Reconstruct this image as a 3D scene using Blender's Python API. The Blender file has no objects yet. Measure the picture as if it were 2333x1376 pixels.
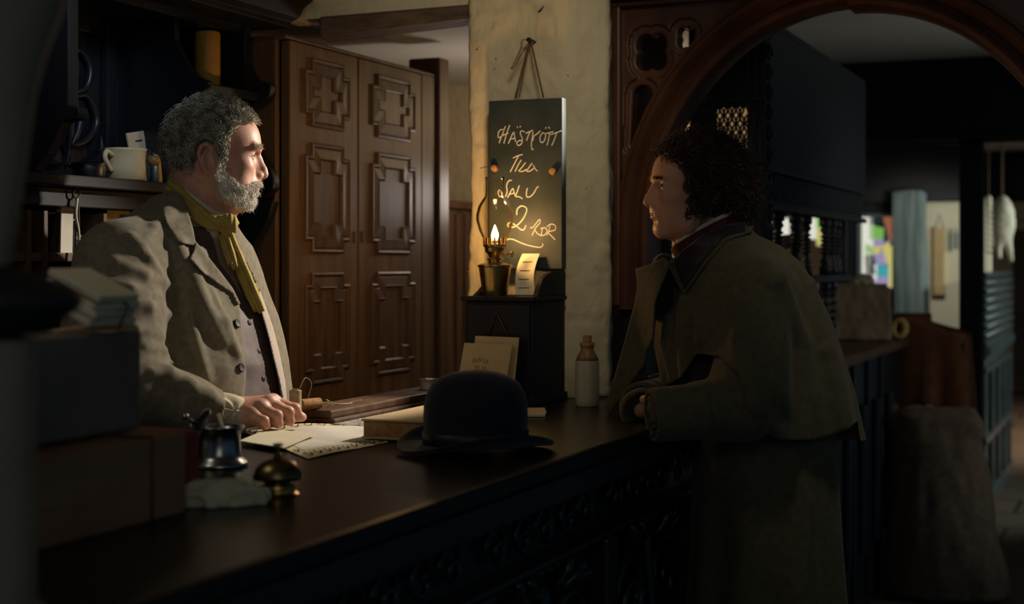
import bpy, math, random
import numpy as np
from mathutils import Vector, Matrix

random.seed(7)
RNG = np.random.default_rng(7)
SC = bpy.context.scene
COL = SC.collection

# ------------------------------------------------------------------ camera, world, lights, exposure
F = 3388.0            # focal length in pixels of the 2333 x 1376 frame
CX, HY = 1166.5, 600.0
CAMZ = 1.42
YAW = math.radians(23.0)
CY_, SY_ = math.cos(YAW), math.sin(YAW)

cam = bpy.data.cameras.new('camera')
cam.sensor_width = 36.0
cam.lens = 36.0 * F / 2333.0
cam.shift_y = -(688.0 - HY) / 2333.0
cam.clip_start = 0.05
cam.clip_end = 60
cam.dof.use_dof = True
cam.dof.focus_distance = 3.3
cam.dof.aperture_fstop = 2.8
camo = bpy.data.objects.new('camera', cam)
camo.location = (0, 0, CAMZ)
camo.rotation_euler = (math.radians(90), 0, YAW)
COL.objects.link(camo)
SC.camera = camo

w = bpy.data.worlds.new('world')
SC.world = w
w.use_nodes = True
w.node_tree.nodes['Background'].inputs[0].default_value = (0.30, 0.68, 1.0, 1)
w.node_tree.nodes['Background'].inputs[1].default_value = 0.085

SC.view_settings.view_transform = 'Standard'
SC.view_settings.look = 'None'
SC.view_settings.gamma = 1.0
SC.view_settings.use_curve_mapping = False
SC.view_settings.exposure = 0.0


def light(name, kind, loc, target, power, color, **kw):
    d = bpy.data.lights.new(name, kind)
    d.energy = power
    d.color = color
    for k, v in kw.items():
        setattr(d, k, v)
    o = bpy.data.objects.new(name, d)
    o.location = loc
    if target is not None:
        o.rotation_euler = (Vector(target) - Vector(loc)).to_track_quat('-Z', 'Y').to_euler()
    COL.objects.link(o)
    return o


# unseen key spot added high on the customers' side, falling across the innkeeper and his papers
light('innkeeper_key_spot', 'SPOT', (-1.00, 3.85, 2.06), (-1.80, 2.72, 1.28), 158, (1.0, 0.92, 0.80),
      spot_size=math.radians(38), spot_blend=0.45, shadow_soft_size=0.025)
# fill spot added on the near side, brightening the chimney and the cupboard doors
light('chimney_fill_spot', 'SPOT', (-0.90, 2.50, 2.45), (-1.70, 3.80, 1.62), 20, (1.0, 0.89, 0.64),
      spot_size=math.radians(56), spot_blend=0.9, shadow_soft_size=0.12)
# unseen spot added to lift the parcels and the innkeeper's sleeve
light('parcel_fill_spot', 'SPOT', (-1.9, 1.25, 2.40), (-1.60, 2.05, 1.20), 7, (1.0, 0.92, 0.70),
      spot_size=math.radians(78), spot_blend=0.8, shadow_soft_size=0.15)
# cool spot added over the innkeeper's passage to bring out the dresser
light('dresser_fill_spot', 'SPOT', (-1.35, 2.30, 2.32), (-2.40, 2.84, 1.80), 24, (0.66, 0.82, 1.0),
      spot_size=math.radians(34), spot_blend=0.8, shadow_soft_size=0.1)
# unseen area light added in front as a weak general fill
light('front_fill_area', 'AREA', (0.4, -0.9, 2.5), (-1.2, 3.0, 1.2), 8.0, (1.0, 0.93, 0.84), shape='RECTANGLE', size=1.6, size_y=1.2)
# spot added above the shop floor for the customer's shoulders
light('customer_fill_spot', 'SPOT', (-0.20, 2.80, 2.56), (-0.60, 3.46, 1.32), 17, (1.0, 0.92, 0.72),
      spot_size=math.radians(34), spot_blend=0.8, shadow_soft_size=0.12)
# unseen spots added in the far room: wall, settle, floor, bar and ceiling
light('far_wall_fill_spot', 'SPOT', (-1.05, 8.35, 1.78), (-1.32, 9.5, 1.35), 20, (0.97, 0.97, 0.84),
      spot_size=math.radians(70), spot_blend=0.6, shadow_soft_size=0.1)
light('settle_fill_spot', 'SPOT', (1.2, 9.2, 1.95), (-0.85, 9.3, 0.95), 190, (0.86, 1.0, 0.92),
      spot_size=math.radians(70), spot_blend=0.5, shadow_soft_size=0.15)
light('far_floor_fill_spot', 'SPOT', (0.6, 12.6, 2.1), (-0.2, 13.0, 0.0), 700, (1.0, 0.80, 0.6),
      spot_size=math.radians(110), spot_blend=0.6, shadow_soft_size=0.2)
light('bar_fill_spot', 'SPOT', (1.5, 6.2, 1.9), (-0.95, 6.2, 1.05), 42, (0.92, 0.96, 0.92),
      spot_size=math.radians(58), spot_blend=0.9, shadow_soft_size=0.25)
light('ceiling_fill_spot', 'SPOT', (1.3, 6.3, 0.9), (0.0, 6.0, 2.42), 32, (0.95, 0.95, 0.88),
      spot_size=math.radians(80), spot_blend=0.9, shadow_soft_size=0.3)
# lamp light in the passage behind the carved booth
light('passage_light', 'POINT', (-1.70, 4.95, 1.95), None, 4.5, (1.0, 0.74, 0.42), shadow_soft_size=0.05)
light('alcove_light', 'POINT', (-2.0, 4.6, 1.65), None, 3.4, (1.0, 0.88, 0.80), shadow_soft_size=0.08)


# ------------------------------------------------------------------ pixels to points
def R2(X, Y):
    return (X * CY_ - Y * SY_, X * SY_ + Y * CY_)


def W(px, py, Y):
    X = (px - CX) / F * Y
    x, y = R2(X, Y)
    return np.array([x, y, CAMZ + (HY - py) / F * Y])


def onz(px, py, z):
    return W(px, py, F * (CAMZ - z) / (py - HY))


def onx(px, py, x0):
    t = (px - CX) / F
    return W(px, py, x0 / (t * CY_ - SY_))


def ony(px, py, y0):
    t = (px - CX) / F
    return W(px, py, y0 / (t * SY_ + CY_))


def proj(P):
    X = P[:, 0] * CY_ + P[:, 1] * SY_
    Y = -P[:, 0] * SY_ + P[:, 1] * CY_
    Y = np.maximum(Y, 0.05)
    return CX + F * X / Y, HY - F * (P[:, 2] - CAMZ) / Y, Y


# ------------------------------------------------------------------ materials
def lin(r, g, b):
    f = lambda c: (c / 255 / 12.92) if c / 255 <= 0.04045 else ((c / 255 + 0.055) / 1.055) ** 2.4
    return (f(r), f(g), f(b))


def mat(name, c1, c2=None, rough=0.6, spec=0.4, scale=(8, 8, 8), detail=4.0, bump=0.0, bscale=None, bdist=0.01,
        metal=0.0, sheen=0.0, contrast=(0.35, 0.65), trans=0.0, emit=None, estr=0.0, sss=0.0, coat=0.0, distort=0.0):
    m = bpy.data.materials.new(name)
    m.use_nodes = True
    nt = m.node_tree
    b = nt.nodes['Principled BSDF']
    b.inputs['Roughness'].default_value = rough
    b.inputs['Specular IOR Level'].default_value = spec
    b.inputs['Metallic'].default_value = metal
    b.inputs['Base Color'].default_value = (*c1, 1)
    if sheen:
        b.inputs['Sheen Weight'].default_value = sheen
        b.inputs['Sheen Roughness'].default_value = 0.5
    if sss:
        b.inputs['Subsurface Weight'].default_value = sss
        b.inputs['Subsurface Radius'].default_value = (0.01, 0.004, 0.002)
    if coat:
        b.inputs['Coat Weight'].default_value = coat
        b.inputs['Coat Roughness'].default_value = 0.15
    if emit:
        b.inputs['Emission Color'].default_value = (*emit, 1)
        b.inputs['Emission Strength'].default_value = estr
    tc = nt.nodes.new('ShaderNodeTexCoord')
    if c2 is not None:
        mp = nt.nodes.new('ShaderNodeMapping')
        mp.inputs['Scale'].default_value = scale
        n = nt.nodes.new('ShaderNodeTexNoise')
        n.inputs['Scale'].default_value = 1.0
        n.inputs['Detail'].default_value = detail
        n.inputs['Distortion'].default_value = distort
        r = nt.nodes.new('ShaderNodeValToRGB')
        r.color_ramp.elements[0].position = contrast[0]
        r.color_ramp.elements[1].position = contrast[1]
        r.color_ramp.elements[0].color = (*c1, 1)
        r.color_ramp.elements[1].color = (*c2, 1)
        nt.links.new(tc.outputs['Object'], mp.inputs['Vector'])
        nt.links.new(mp.outputs['Vector'], n.inputs['Vector'])
        nt.links.new(n.outputs['Fac'], r.inputs['Fac'])
        nt.links.new(r.outputs['Color'], b.inputs['Base Color'])
    if bump:
        mp2 = nt.nodes.new('ShaderNodeMapping')
        mp2.inputs['Scale'].default_value = bscale or scale
        n2 = nt.nodes.new('ShaderNodeTexNoise')
        n2.inputs['Scale'].default_value = 1.0
        n2.inputs['Detail'].default_value = 5.0
        bp = nt.nodes.new('ShaderNodeBump')
        bp.inputs['Strength'].default_value = bump
        bp.inputs['Distance'].default_value = bdist
        nt.links.new(tc.outputs['Object'], mp2.inputs['Vector'])
        nt.links.new(mp2.outputs['Vector'], n2.inputs['Vector'])
        nt.links.new(n2.outputs['Fac'], bp.inputs['Height'])
        nt.links.new(bp.outputs['Normal'], b.inputs['Normal'])
    return m


M = {}
M['plaster'] = mat('limewashed_plaster', (0.50, 0.41, 0.265), (0.58, 0.485, 0.325), 0.9, 0.15, (3, 3, 3), 6, 0.8, (11, 11, 8), 0.03)
M['ceiling'] = mat('ceiling_plaster', (0.50, 0.47, 0.42), (0.56, 0.53, 0.48), 0.95, 0.1, (2, 2, 2), 4, 0.2, (7, 7, 7), 0.01)
M['black_oak'] = mat('black_oak', (0.0065, 0.0085, 0.012), (0.011, 0.012, 0.015), 0.36, 0.45, (14, 14, 2), 5, 0.25, (60, 60, 8), 0.003)
M['black_oak_h'] = mat('black_oak_counter', (0.007, 0.0055, 0.006), (0.013, 0.009, 0.008), 0.30, 0.25, (40, 3, 10), 5, 0.12, (70, 6, 20), 0.002)
M['cupboard'] = mat('brown_oak', (0.085, 0.043, 0.019), (0.145, 0.078, 0.036), 0.52, 0.25, (26, 26, 2.2), 6, 0.12, (70, 70, 6), 0.003, distort=0.4)
M['cupboard_d'] = mat('brown_oak_moulding', (0.060, 0.028, 0.013), (0.105, 0.053, 0.025), 0.50, 0.28, (30, 30, 4), 5, 0.1, (70, 70, 8), 0.003)
M['arch'] = mat('red_mahogany', (0.085, 0.030, 0.015), (0.140, 0.052, 0.025), 0.38, 0.45, (12, 12, 4), 5, 0.12, (50, 50, 20), 0.003)
M['beam'] = mat('rough_beam', (0.045, 0.026, 0.016), (0.085, 0.052, 0.032), 0.7, 0.3, (5, 30, 30), 5, 0.6, (10, 50, 50), 0.012)
M['dark_beam'] = mat('tarred_beam', (0.008, 0.009, 0.011), (0.014, 0.013, 0.014), 0.6, 0.35, (5, 20, 20), 4, 0.3, (8, 30, 30), 0.008)
M['booth'] = mat('carved_black_oak', (0.012, 0.014, 0.017), (0.022, 0.022, 0.024), 0.5, 0.4, (20, 20, 6), 5, 0.8, (45, 45, 30), 0.008)
M['grey_wood'] = mat('weathered_post', (0.07, 0.10, 0.105), (0.16, 0.19, 0.18), 0.8, 0.2, (30, 30, 2), 5, 0.7, (40, 40, 4), 0.01)
M['post'] = mat('worn_grey_post', (0.14, 0.125, 0.088), (0.18, 0.16, 0.115), 0.7, 0.25, (10, 10, 10), 4)
M['post2'] = M['post']
M['floor'] = mat('flagstone', (0.05, 0.045, 0.04), (0.11, 0.09, 0.07), 0.6, 0.35, (2.5, 2.5, 2.5), 5, 0.4, (12, 12, 12), 0.01)
M['brass'] = mat('old_brass', (0.55, 0.36, 0.12), (0.42, 0.26, 0.08), 0.28, 0.5, (20, 20, 20), 3, metal=1.0)
M['dark_brass'] = mat('tarnished_brass', (0.20, 0.14, 0.055), (0.12, 0.085, 0.04), 0.33, 0.5, (30, 30, 30), 3, metal=1.0)
M['pewter'] = mat('pewter', (0.33, 0.34, 0.33), (0.22, 0.23, 0.23), 0.27, 0.5, (25, 25, 25), 3, metal=1.0)
M['tin'] = mat('tin_plate', (0.55, 0.52, 0.45), (0.38, 0.36, 0.31), 0.35, 0.5, (25, 25, 25), 3, metal=0.6)
M['dark_tin'] = mat('dull_tin', (0.13, 0.15, 0.16), (0.09, 0.10, 0.11), 0.35, 0.5, (25, 25, 25), 3, metal=1.0)
M['iron'] = mat('wrought_iron', (0.03, 0.03, 0.03), None, 0.5, 0.5, metal=0.8)
M['cabinet'] = mat('dull_black_cabinet', (0.010, 0.008, 0.010), (0.016, 0.013, 0.014), 0.55, 0.2, (14, 14, 4), 4, 0.15, (50, 50, 10), 0.003)
M['slate'] = mat('blackboard_slate', (0.018, 0.025, 0.025), (0.036, 0.044, 0.041), 0.55, 0.35, (12, 12, 9), 5, 0.15, (30, 30, 30), 0.003)
M['chalk'] = mat('chalk', (0.60, 0.57, 0.50), None, 0.95, 0.05)
M['string'] = mat('hemp_string', (0.10, 0.055, 0.03), None, 0.9, 0.1)
M['twine'] = mat('pale_twine', (0.42, 0.33, 0.20), (0.30, 0.22, 0.12), 0.9, 0.1, (60, 60, 200), 3, 0.5, (100, 100, 600), 0.002)
M['paper'] = mat('cream_paper', (0.56, 0.48, 0.33), (0.62, 0.54, 0.39), 0.85, 0.15, (6, 6, 6), 4, 0.25, (15, 15, 15), 0.004)
M['sheet'] = mat('white_paper', (0.56, 0.51, 0.42), (0.50, 0.45, 0.36), 0.85, 0.15, (6, 6, 6), 4, 0.3, (12, 12, 12), 0.006)
M['tissue'] = mat('crumpled_tissue', (0.50, 0.46, 0.30), (0.56, 0.51, 0.35), 0.85, 0.15, (9, 9, 9), 4, 0.3, (30, 30, 30), 0.004)
M['border_paper'] = mat('yellowed_paper', (0.58, 0.47, 0.27), None, 0.85, 0.15)
M['ink'] = mat('black_ink', (0.02, 0.02, 0.025), None, 0.8, 0.1)
M['manila'] = mat('tan_card', (0.44, 0.31, 0.15), (0.50, 0.36, 0.19), 0.8, 0.2, (7, 7, 7), 4)
M['stamp'] = mat('blue_stamp', (0.10, 0.22, 0.36), None, 0.7, 0.2)
M['cardboard'] = mat('brown_wrapping_paper', (0.20, 0.105, 0.06), (0.26, 0.14, 0.08), 0.75, 0.25, (6, 6, 6), 4, 0.3, (18, 18, 18), 0.004)
M['grey_card'] = mat('grey_wrapping_paper', (0.125, 0.10, 0.08), (0.165, 0.13, 0.105), 0.75, 0.25, (6, 6, 6), 4, 0.3, (18, 18, 18), 0.004)
M['red_card'] = mat('red_cloth_board', (0.19, 0.028, 0.018), None, 0.6, 0.3)
M['cork'] = mat('cork', (0.38, 0.20, 0.085), (0.26, 0.13, 0.05), 0.85, 0.15, (60, 60, 60), 4)
M['stoneware'] = mat('stoneware_cream', (0.40, 0.35, 0.24), (0.46, 0.40, 0.28), 0.38, 0.5, (10, 10, 10), 4, 0.1, (30, 30, 30), 0.002)
M['stone_brown'] = mat('stoneware_brown', (0.24, 0.14, 0.055), (0.30, 0.19, 0.08), 0.35, 0.5, (14, 14, 14), 4)
M['mug'] = mat('cream_earthenware', (0.58, 0.46, 0.27), (0.64, 0.51, 0.31), 0.45, 0.45, (10, 10, 10), 4)
M['ochre'] = mat('ochre_pottery', (0.62, 0.32, 0.055), (0.50, 0.25, 0.04), 0.5, 0.4, (8, 8, 8), 4)
M['yellow_card'] = mat('yellow_card', (0.46, 0.36, 0.12), None, 0.8, 0.2)
M['felt'] = mat('black_felt', (0.0085, 0.0095, 0.014), (0.012, 0.013, 0.018), 0.85, 0.2, (60, 60, 60), 3, 0.2, (400, 400, 400), 0.001, sheen=0.15)
M['ribbon'] = mat('hat_ribbon', (0.006, 0.006, 0.009), None, 0.5, 0.4)
M['skin'] = mat('ruddy_skin', (0.50, 0.235, 0.150), (0.60, 0.315, 0.215), 0.5, 0.35, (28, 28, 28), 4, 0.22, (260, 260, 260), 0.0012, sss=0.12)
M['skin2'] = mat('pale_skin', (0.50, 0.24, 0.145), (0.57, 0.29, 0.18), 0.5, 0.35, (20, 20, 20), 4, 0.10, (260, 260, 260), 0.0008, sss=0.12)
M['lip'] = mat('lips', (0.36, 0.12, 0.09), None, 0.45, 0.35)
M['nail'] = mat('fingernail', (0.58, 0.33, 0.25), None, 0.3, 0.5)
M['eye'] = mat('eye_white', (0.42, 0.38, 0.34), None, 0.2, 0.5)
M['iris'] = mat('eye_iris', (0.05, 0.06, 0.06), None, 0.15, 0.5)
M['grey_hair'] = mat('grey_hair', (0.20, 0.175, 0.125), (0.50, 0.45, 0.35), 0.5, 0.35, (45, 45, 45), 2, contrast=(0.38, 0.62))
M['grey_hair_d'] = mat('grey_hair_roots', (0.09, 0.08, 0.06), (0.16, 0.145, 0.11), 0.6, 0.3, (50, 50, 50), 3, 0.8, (120, 120, 120), 0.004)
M['beard'] = mat('white_beard', (0.52, 0.46, 0.37), (0.74, 0.67, 0.57), 0.55, 0.3, (60, 60, 60), 2)
M['brown_hair'] = mat('dark_brown_hair', (0.022, 0.010, 0.006), (0.085, 0.036, 0.018), 0.45, 0.4, (50, 50, 50), 2)
M['jacket'] = mat('grey_brown_tweed', (0.148, 0.122, 0.080), (0.200, 0.166, 0.113), 0.9, 0.12, (70, 70, 70), 4, 0.35, (420, 420, 420), 0.0016, sheen=0.12)
M['lining'] = mat('jacket_lining', (0.42, 0.34, 0.28), None, 0.85, 0.15)
M['vest'] = mat('plum_brown_waistcoat', (0.060, 0.036, 0.032), (0.105, 0.066, 0.056), 0.6, 0.3, (40, 40, 40), 4, 0.3, (200, 200, 200), 0.001, sheen=0.1)
M['cravat'] = mat('mustard_cravat', (0.30, 0.215, 0.050), (0.38, 0.285, 0.085), 0.8, 0.2, (50, 50, 50), 4, 0.3, (300, 300, 300), 0.001)
M['shirt'] = mat('cream_linen', (0.58, 0.50, 0.36), (0.52, 0.44, 0.30), 0.9, 0.1, (40, 40, 40), 4, 0.3, (400, 400, 400), 0.001)
M['trousers'] = mat('dark_trousers', (0.035, 0.033, 0.032), None, 0.9, 0.1)
M['boots'] = mat('black_leather', (0.012, 0.010, 0.009), None, 0.4, 0.5)
M['button'] = mat('horn_button', (0.03, 0.022, 0.018), None, 0.55, 0.2)
M['greatcoat'] = mat('olive_wool', (0.078, 0.064, 0.034), (0.100, 0.084, 0.048), 0.92, 0.1, (60, 60, 60), 4, 0.3, (350, 350, 350), 0.0015, sheen=0.10)
M['velvet'] = mat('dark_velvet_collar', (0.020, 0.010, 0.010), None, 0.85, 0.2, sheen=0.3)
M['burgundy'] = mat('burgundy_neckcloth', (0.080, 0.012, 0.014), None, 0.75, 0.2)
M['sack'] = mat('brown_sackcloth', (0.115, 0.082, 0.056), (0.16, 0.115, 0.08), 0.95, 0.08, (40, 40, 40), 4, 0.5, (200, 200, 200), 0.003)
M['brown_cloth'] = mat('russet_cloth', (0.155, 0.058, 0.026), (0.20, 0.080, 0.038), 0.9, 0.1, (20, 20, 20), 4, 0.2, (100, 100, 100), 0.002)
M['straw'] = mat('straw_rope', (0.40, 0.27, 0.09), None, 0.85, 0.1)
M['bag'] = mat('kraft_bag', (0.19, 0.125, 0.075), (0.24, 0.16, 0.10), 0.8, 0.2, (10, 10, 10), 4, 0.4, (20, 20, 20), 0.006)
M['bird'] = mat('plucked_skin', (0.46, 0.40, 0.30), (0.52, 0.46, 0.36), 0.7, 0.3, (20, 20, 20), 4, 0.4, (90, 90, 90), 0.003)
M['carved'] = mat('carved_screen_oak', (0.030, 0.040, 0.040), (0.055, 0.065, 0.062), 0.3, 0.6, (20, 20, 6), 5, 0.3, (45, 45, 30), 0.004)
M['cream_wall'] = mat('cream_limewash', (0.58, 0.52, 0.38), (0.64, 0.58, 0.44), 0.9, 0.1, (2, 2, 2), 4, 0.2, (6, 6, 6), 0.01)
M['door'] = mat('drab_door_paint', (0.075, 0.067, 0.050), (0.10, 0.09, 0.07), 0.6, 0.3, (8, 8, 2), 4)
M['speckled'] = mat('speckled_counter', (0.12, 0.11, 0.095), (0.60, 0.56, 0.47), 0.3, 0.5, (130, 130, 130), 3, 0.4, (160, 160, 160), 0.002, contrast=(0.46, 0.56))
M['wick'] = mat('lamp_wick', (0.05, 0.04, 0.03), None, 0.9, 0.1)
M['flame'] = mat('oil_flame', (1, 0.6, 0.2), None, 1, 0, emit=(1.0, 0.60, 0.20), estr=60)


def glass_mat():
    m = bpy.data.materials.new('lamp_glass')
    m.use_nodes = True
    nt = m.node_tree
    nt.nodes.clear()
    o = nt.nodes.new('ShaderNodeOutputMaterial')
    mx = nt.nodes.new('ShaderNodeMixShader')
    t = nt.nodes.new('ShaderNodeBsdfTransparent')
    t.inputs[0].default_value = (0.97, 0.95, 0.90, 1)
    g = nt.nodes.new('ShaderNodeBsdfGlossy')
    g.inputs['Roughness'].default_value = 0.08
    g.inputs['Color'].default_value = (1, 0.9, 0.72, 1)
    lw = nt.nodes.new('ShaderNodeLayerWeight')
    lw.inputs['Blend'].default_value = 0.12
    nt.links.new(lw.outputs['Fresnel'], mx.inputs[0])
    nt.links.new(t.outputs[0], mx.inputs[1])
    nt.links.new(g.outputs[0], mx.inputs[2])
    nt.links.new(mx.outputs[0], o.inputs[0])
    return m


M['glass'] = glass_mat()


def emission(name, c, s):
    m = bpy.data.materials.new(name)
    m.use_nodes = True
    nt = m.node_tree
    nt.nodes.clear()
    o = nt.nodes.new('ShaderNodeOutputMaterial')
    e = nt.nodes.new('ShaderNodeEmission')
    e.inputs[0].default_value = (*c, 1)
    e.inputs[1].default_value = s
    nt.links.new(e.outputs[0], o.inputs[0])
    return m


# ------------------------------------------------------------------ mesh building
class G:
    def __init__(s):
        s.V, s.F, s.n = [], [], 0

    def add(s, V, Fc):
        V = np.asarray(V, float).reshape(-1, 3)
        s.V.append(V)
        s.F += [tuple(i + s.n for i in f) for f in Fc]
        s.n += len(V)
        return s

    def box(s, x0, x1, y0, y1, z0, z1):
        V = [(x, y, z) for z in (z0, z1) for y in (y0, y1) for x in (x0, x1)]
        return s.add(V, [(0, 2, 3, 1), (4, 5, 7, 6), (0, 1, 5, 4), (2, 6, 7, 3), (0, 4, 6, 2), (1, 3, 7, 5)])

    def obox(s, c, size, rz=0.0, rx=0.0, ry=0.0):
        R = np.array((Matrix.Rotation(rz, 3, 'Z') @ Matrix.Rotation(ry, 3, 'Y') @ Matrix.Rotation(rx, 3, 'X')))
        sx, sy, sz = [v / 2 for v in size]
        V = np.array([(x, y, z) for z in (-sz, sz) for y in (-sy, sy) for x in (-sx, sx)]) @ R.T + np.array(c)
        return s.add(V, [(0, 2, 3, 1), (4, 5, 7, 6), (0, 1, 5, 4), (2, 6, 7, 3), (0, 4, 6, 2), (1, 3, 7, 5)])

    def rings(s, rings, closed=True, cap0=True, cap1=True):
        n = len(rings[0])
        V = np.concatenate([np.asarray(r, float) for r in rings])
        Fc = []
        for k in range(len(rings) - 1):
            for i in range(n if closed else n - 1):
                j = (i + 1) % n
                Fc.append((k * n + i, k * n + j, (k + 1) * n + j, (k + 1) * n + i))
        if cap0:
            Fc.append(tuple(range(n - 1, -1, -1)))
        if cap1:
            Fc.append(tuple(range((len(rings) - 1) * n, len(rings) * n)))
        return s.add(V, Fc)

    def lathe(s, prof, c=(0, 0, 0), n=40, R=None, cap0=True, cap1=True, sx=1.0, sy=1.0):
        rr = []
        for r, z in prof:
            a = np.linspace(0, 2 * math.pi, n, endpoint=False)
            P = np.stack([r * sx * np.cos(a), r * sy * np.sin(a), np.full(n, z)], 1)
            if R is not None:
                P = P @ np.array(R).T
            rr.append(P + np.array(c))
        return s.rings(rr, True, cap0, cap1)

    def tube(s, pts, r, n=8, caps=True):
        P = np.asarray(pts, float)
        m = len(P)
        rad = np.full(m, r) if np.isscalar(r) else np.asarray(r, float)
        T = np.gradient(P, axis=0)
        T /= np.linalg.norm(T, axis=1)[:, None] + 1e-12
        up = np.array([0, 0, 1.0]) if abs(T[0][2]) < 0.9 else np.array([1.0, 0, 0])
        u = np.cross(T[0], up)
        u /= np.linalg.norm(u)
        rr = []
        a = np.linspace(0, 2 * math.pi, n, endpoint=False)
        for k in range(m):
            u = u - T[k] * u.dot(T[k])
            u /= np.linalg.norm(u) + 1e-12
            v = np.cross(T[k], u)
            rr.append(P[k] + rad[k] * (np.cos(a)[:, None] * u + np.sin(a)[:, None] * v))
        return s.rings(rr, True, caps, caps)

    def prism(s, poly, f, d0, d1):
        """poly: 2-D outline; f(u, v, d) gives the point; extruded from d0 to d1"""
        a = [f(u, v, d0) for u, v in poly]
        b = [f(u, v, d1) for u, v in poly]
        return s.rings([a, b])


def spline(pts, n=8, closed=False):
    P = np.asarray(pts, float)
    m = len(P)
    out = []
    rng = range(m if closed else m - 1)
    for i in rng:
        p0 = P[(i - 1) % m] if (closed or i > 0) else 2 * P[0] - P[1]
        p1, p2 = P[i], P[(i + 1) % m]
        p3 = P[(i + 2) % m] if (closed or i + 2 < m) else 2 * P[-1] - P[-2]
        for t in np.linspace(0, 1, n, endpoint=False):
            out.append(0.5 * ((2 * p1) + (-p0 + p2) * t + (2 * p0 - 5 * p1 + 4 * p2 - p3) * t * t + (-p0 + 3 * p1 - 3 * p2 + p3) * t ** 3))
    if not closed:
        out.append(P[-1])
    return np.array(out)


ROOTLOC = {}


def rootloc(o):
    while o.parent is not None:
        o = o.parent
    return np.array(ROOTLOC[o.name])


def link_mesh(name, V, Fc, m, parent=None, base=None, smooth=False, bevel=0.0, mats=None, fmat=None):
    V = np.asarray(V, float)
    if parent is not None:
        off = rootloc(parent)
    else:
        off = np.array(base if base is not None else (V[:, 0].mean(), V[:, 1].mean(), V[:, 2].min()))
    me = bpy.data.meshes.new(name)
    if isinstance(Fc, np.ndarray):
        k = Fc.shape[1]
        me.vertices.add(len(V))
        me.vertices.foreach_set('co', (V - off).astype(np.float32).ravel())
        me.loops.add(Fc.size)
        me.loops.foreach_set('vertex_index', Fc.astype(np.int32).ravel())
        me.polygons.add(len(Fc))
        me.polygons.foreach_set('loop_start', np.arange(0, Fc.size, k, dtype=np.int32))
        me.update(calc_edges=True)
        me.validate()
    else:
        me.from_pydata((V - off).tolist(), [], Fc)
        me.update()
    for q in (mats or [m]):
        me.materials.append(q)
    if fmat is not None:
        me.polygons.foreach_set('material_index', np.asarray(fmat, np.int32))
    if smooth:
        me.polygons.foreach_set('use_smooth', np.ones(len(me.polygons), bool))
    o = bpy.data.objects.new(name, me)
    COL.objects.link(o)
    if parent is not None:
        o.parent = parent
    else:
        o.location = off
        ROOTLOC[o.name] = tuple(off)
    if bevel:
        b = o.modifiers.new('bevel', 'BEVEL')
        b.width = bevel
        b.segments = 2
        b.limit_method = 'ANGLE'
    if smooth == 'auto':
        pass
    return o


def ob(name, g, m, parent=None, base=None, smooth=False, bevel=0.0):
    o = link_mesh(name, np.concatenate(g.V), g.F, m, parent, base, bool(smooth), bevel)
    if smooth == 'auto':
        try:
            o.data.set_sharp_from_angle(angle=math.radians(38))
        except Exception:
            pass
    return o


def thing(name, loc, label, cat, group=None):
    o = bpy.data.objects.new(name, None)
    o.empty_display_size = 0.05
    o.location = loc
    COL.objects.link(o)
    ROOTLOC[o.name] = tuple(loc)
    tag(o, label, cat, group)
    return o


def tag(o, label=None, cat=None, group=None, kind=None):
    if label:
        o['label'] = label
    if cat:
        o['category'] = cat
    if group:
        o['group'] = group
    if kind:
        o['kind'] = kind
    return o


def struct(name, g, m, bevel=0.0, smooth=False, label=None):
    o = ob(name, g, m, bevel=bevel, smooth=smooth)
    o['kind'] = 'structure'
    if label:
        o['label'] = label
    return o


def copy_tree(o, loc=None, rz=None, label=None, parent=None):
    c = o.copy()
    COL.objects.link(c)
    if parent is not None:
        c.parent = parent
    if loc is not None:
        c.location = loc
    if rz is not None:
        c.rotation_euler = (0, 0, rz)
    if label:
        c['label'] = label
    for ch in list(o.children):
        copy_tree(ch, parent=c)
    return c


# ------------------------------------------------------------------ signed-distance modelling (numpy, surface nets)
def vnoise(p, seed=0):
    p = np.asarray(p)
    i = np.floor(p).astype(np.int64)
    f = p - i
    f = f * f * (3 - 2 * f)

    def h(a, b, c):
        n = (a * 73856093) ^ (b * 19349663) ^ (c * 83492791) ^ (seed * 2654435)
        n = (n ^ (n >> 13)) * 1274126177
        return ((n ^ (n >> 16)) & 0xffff) / 65535.0

    out = 0
    for dx in (0, 1):
        wx = f[:, 0] if dx else 1 - f[:, 0]
        for dy in (0, 1):
            wy = f[:, 1] if dy else 1 - f[:, 1]
            for dz in (0, 1):
                wz = f[:, 2] if dz else 1 - f[:, 2]
                out = out + wx * wy * wz * h(i[:, 0] + dx, i[:, 1] + dy, i[:, 2] + dz)
    return out * 2 - 1


def ell(p, c, r):
    q = p - np.array(c)
    r = np.array(r)
    k0 = np.sqrt(((q / r) ** 2).sum(1))
    k1 = np.sqrt(((q / (r * r)) ** 2).sum(1)) + 1e-9
    return k0 * (k0 - 1) / k1


def cap(p, a, b, ra, rb=None):
    rb = ra if rb is None else rb
    a, b = np.asarray(a, float), np.asarray(b, float)
    ab = b - a
    t = np.clip(((p - a) @ ab) / (ab @ ab + 1e-12), 0, 1)
    return np.linalg.norm(p - a - t[:, None] * ab, axis=1) - (ra + (rb - ra) * t)


def chain(p, pts, rad, k=0.004):
    d = None
    for i in range(len(pts) - 1):
        e = cap(p, pts[i], pts[i + 1], rad[i], rad[i + 1])
        d = e if d is None else smin(d, e, k)
    return d


def sph(p, c, r):
    return np.linalg.norm(p - np.asarray(c, float), axis=1) - r


def smin(a, b, k):
    h = np.clip(0.5 + 0.5 * (b - a) / k, 0, 1)
    return b + (a - b) * h - k * h * (1 - h)


def smax(a, b, k):
    return -smin(-a, -b, k)


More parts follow.
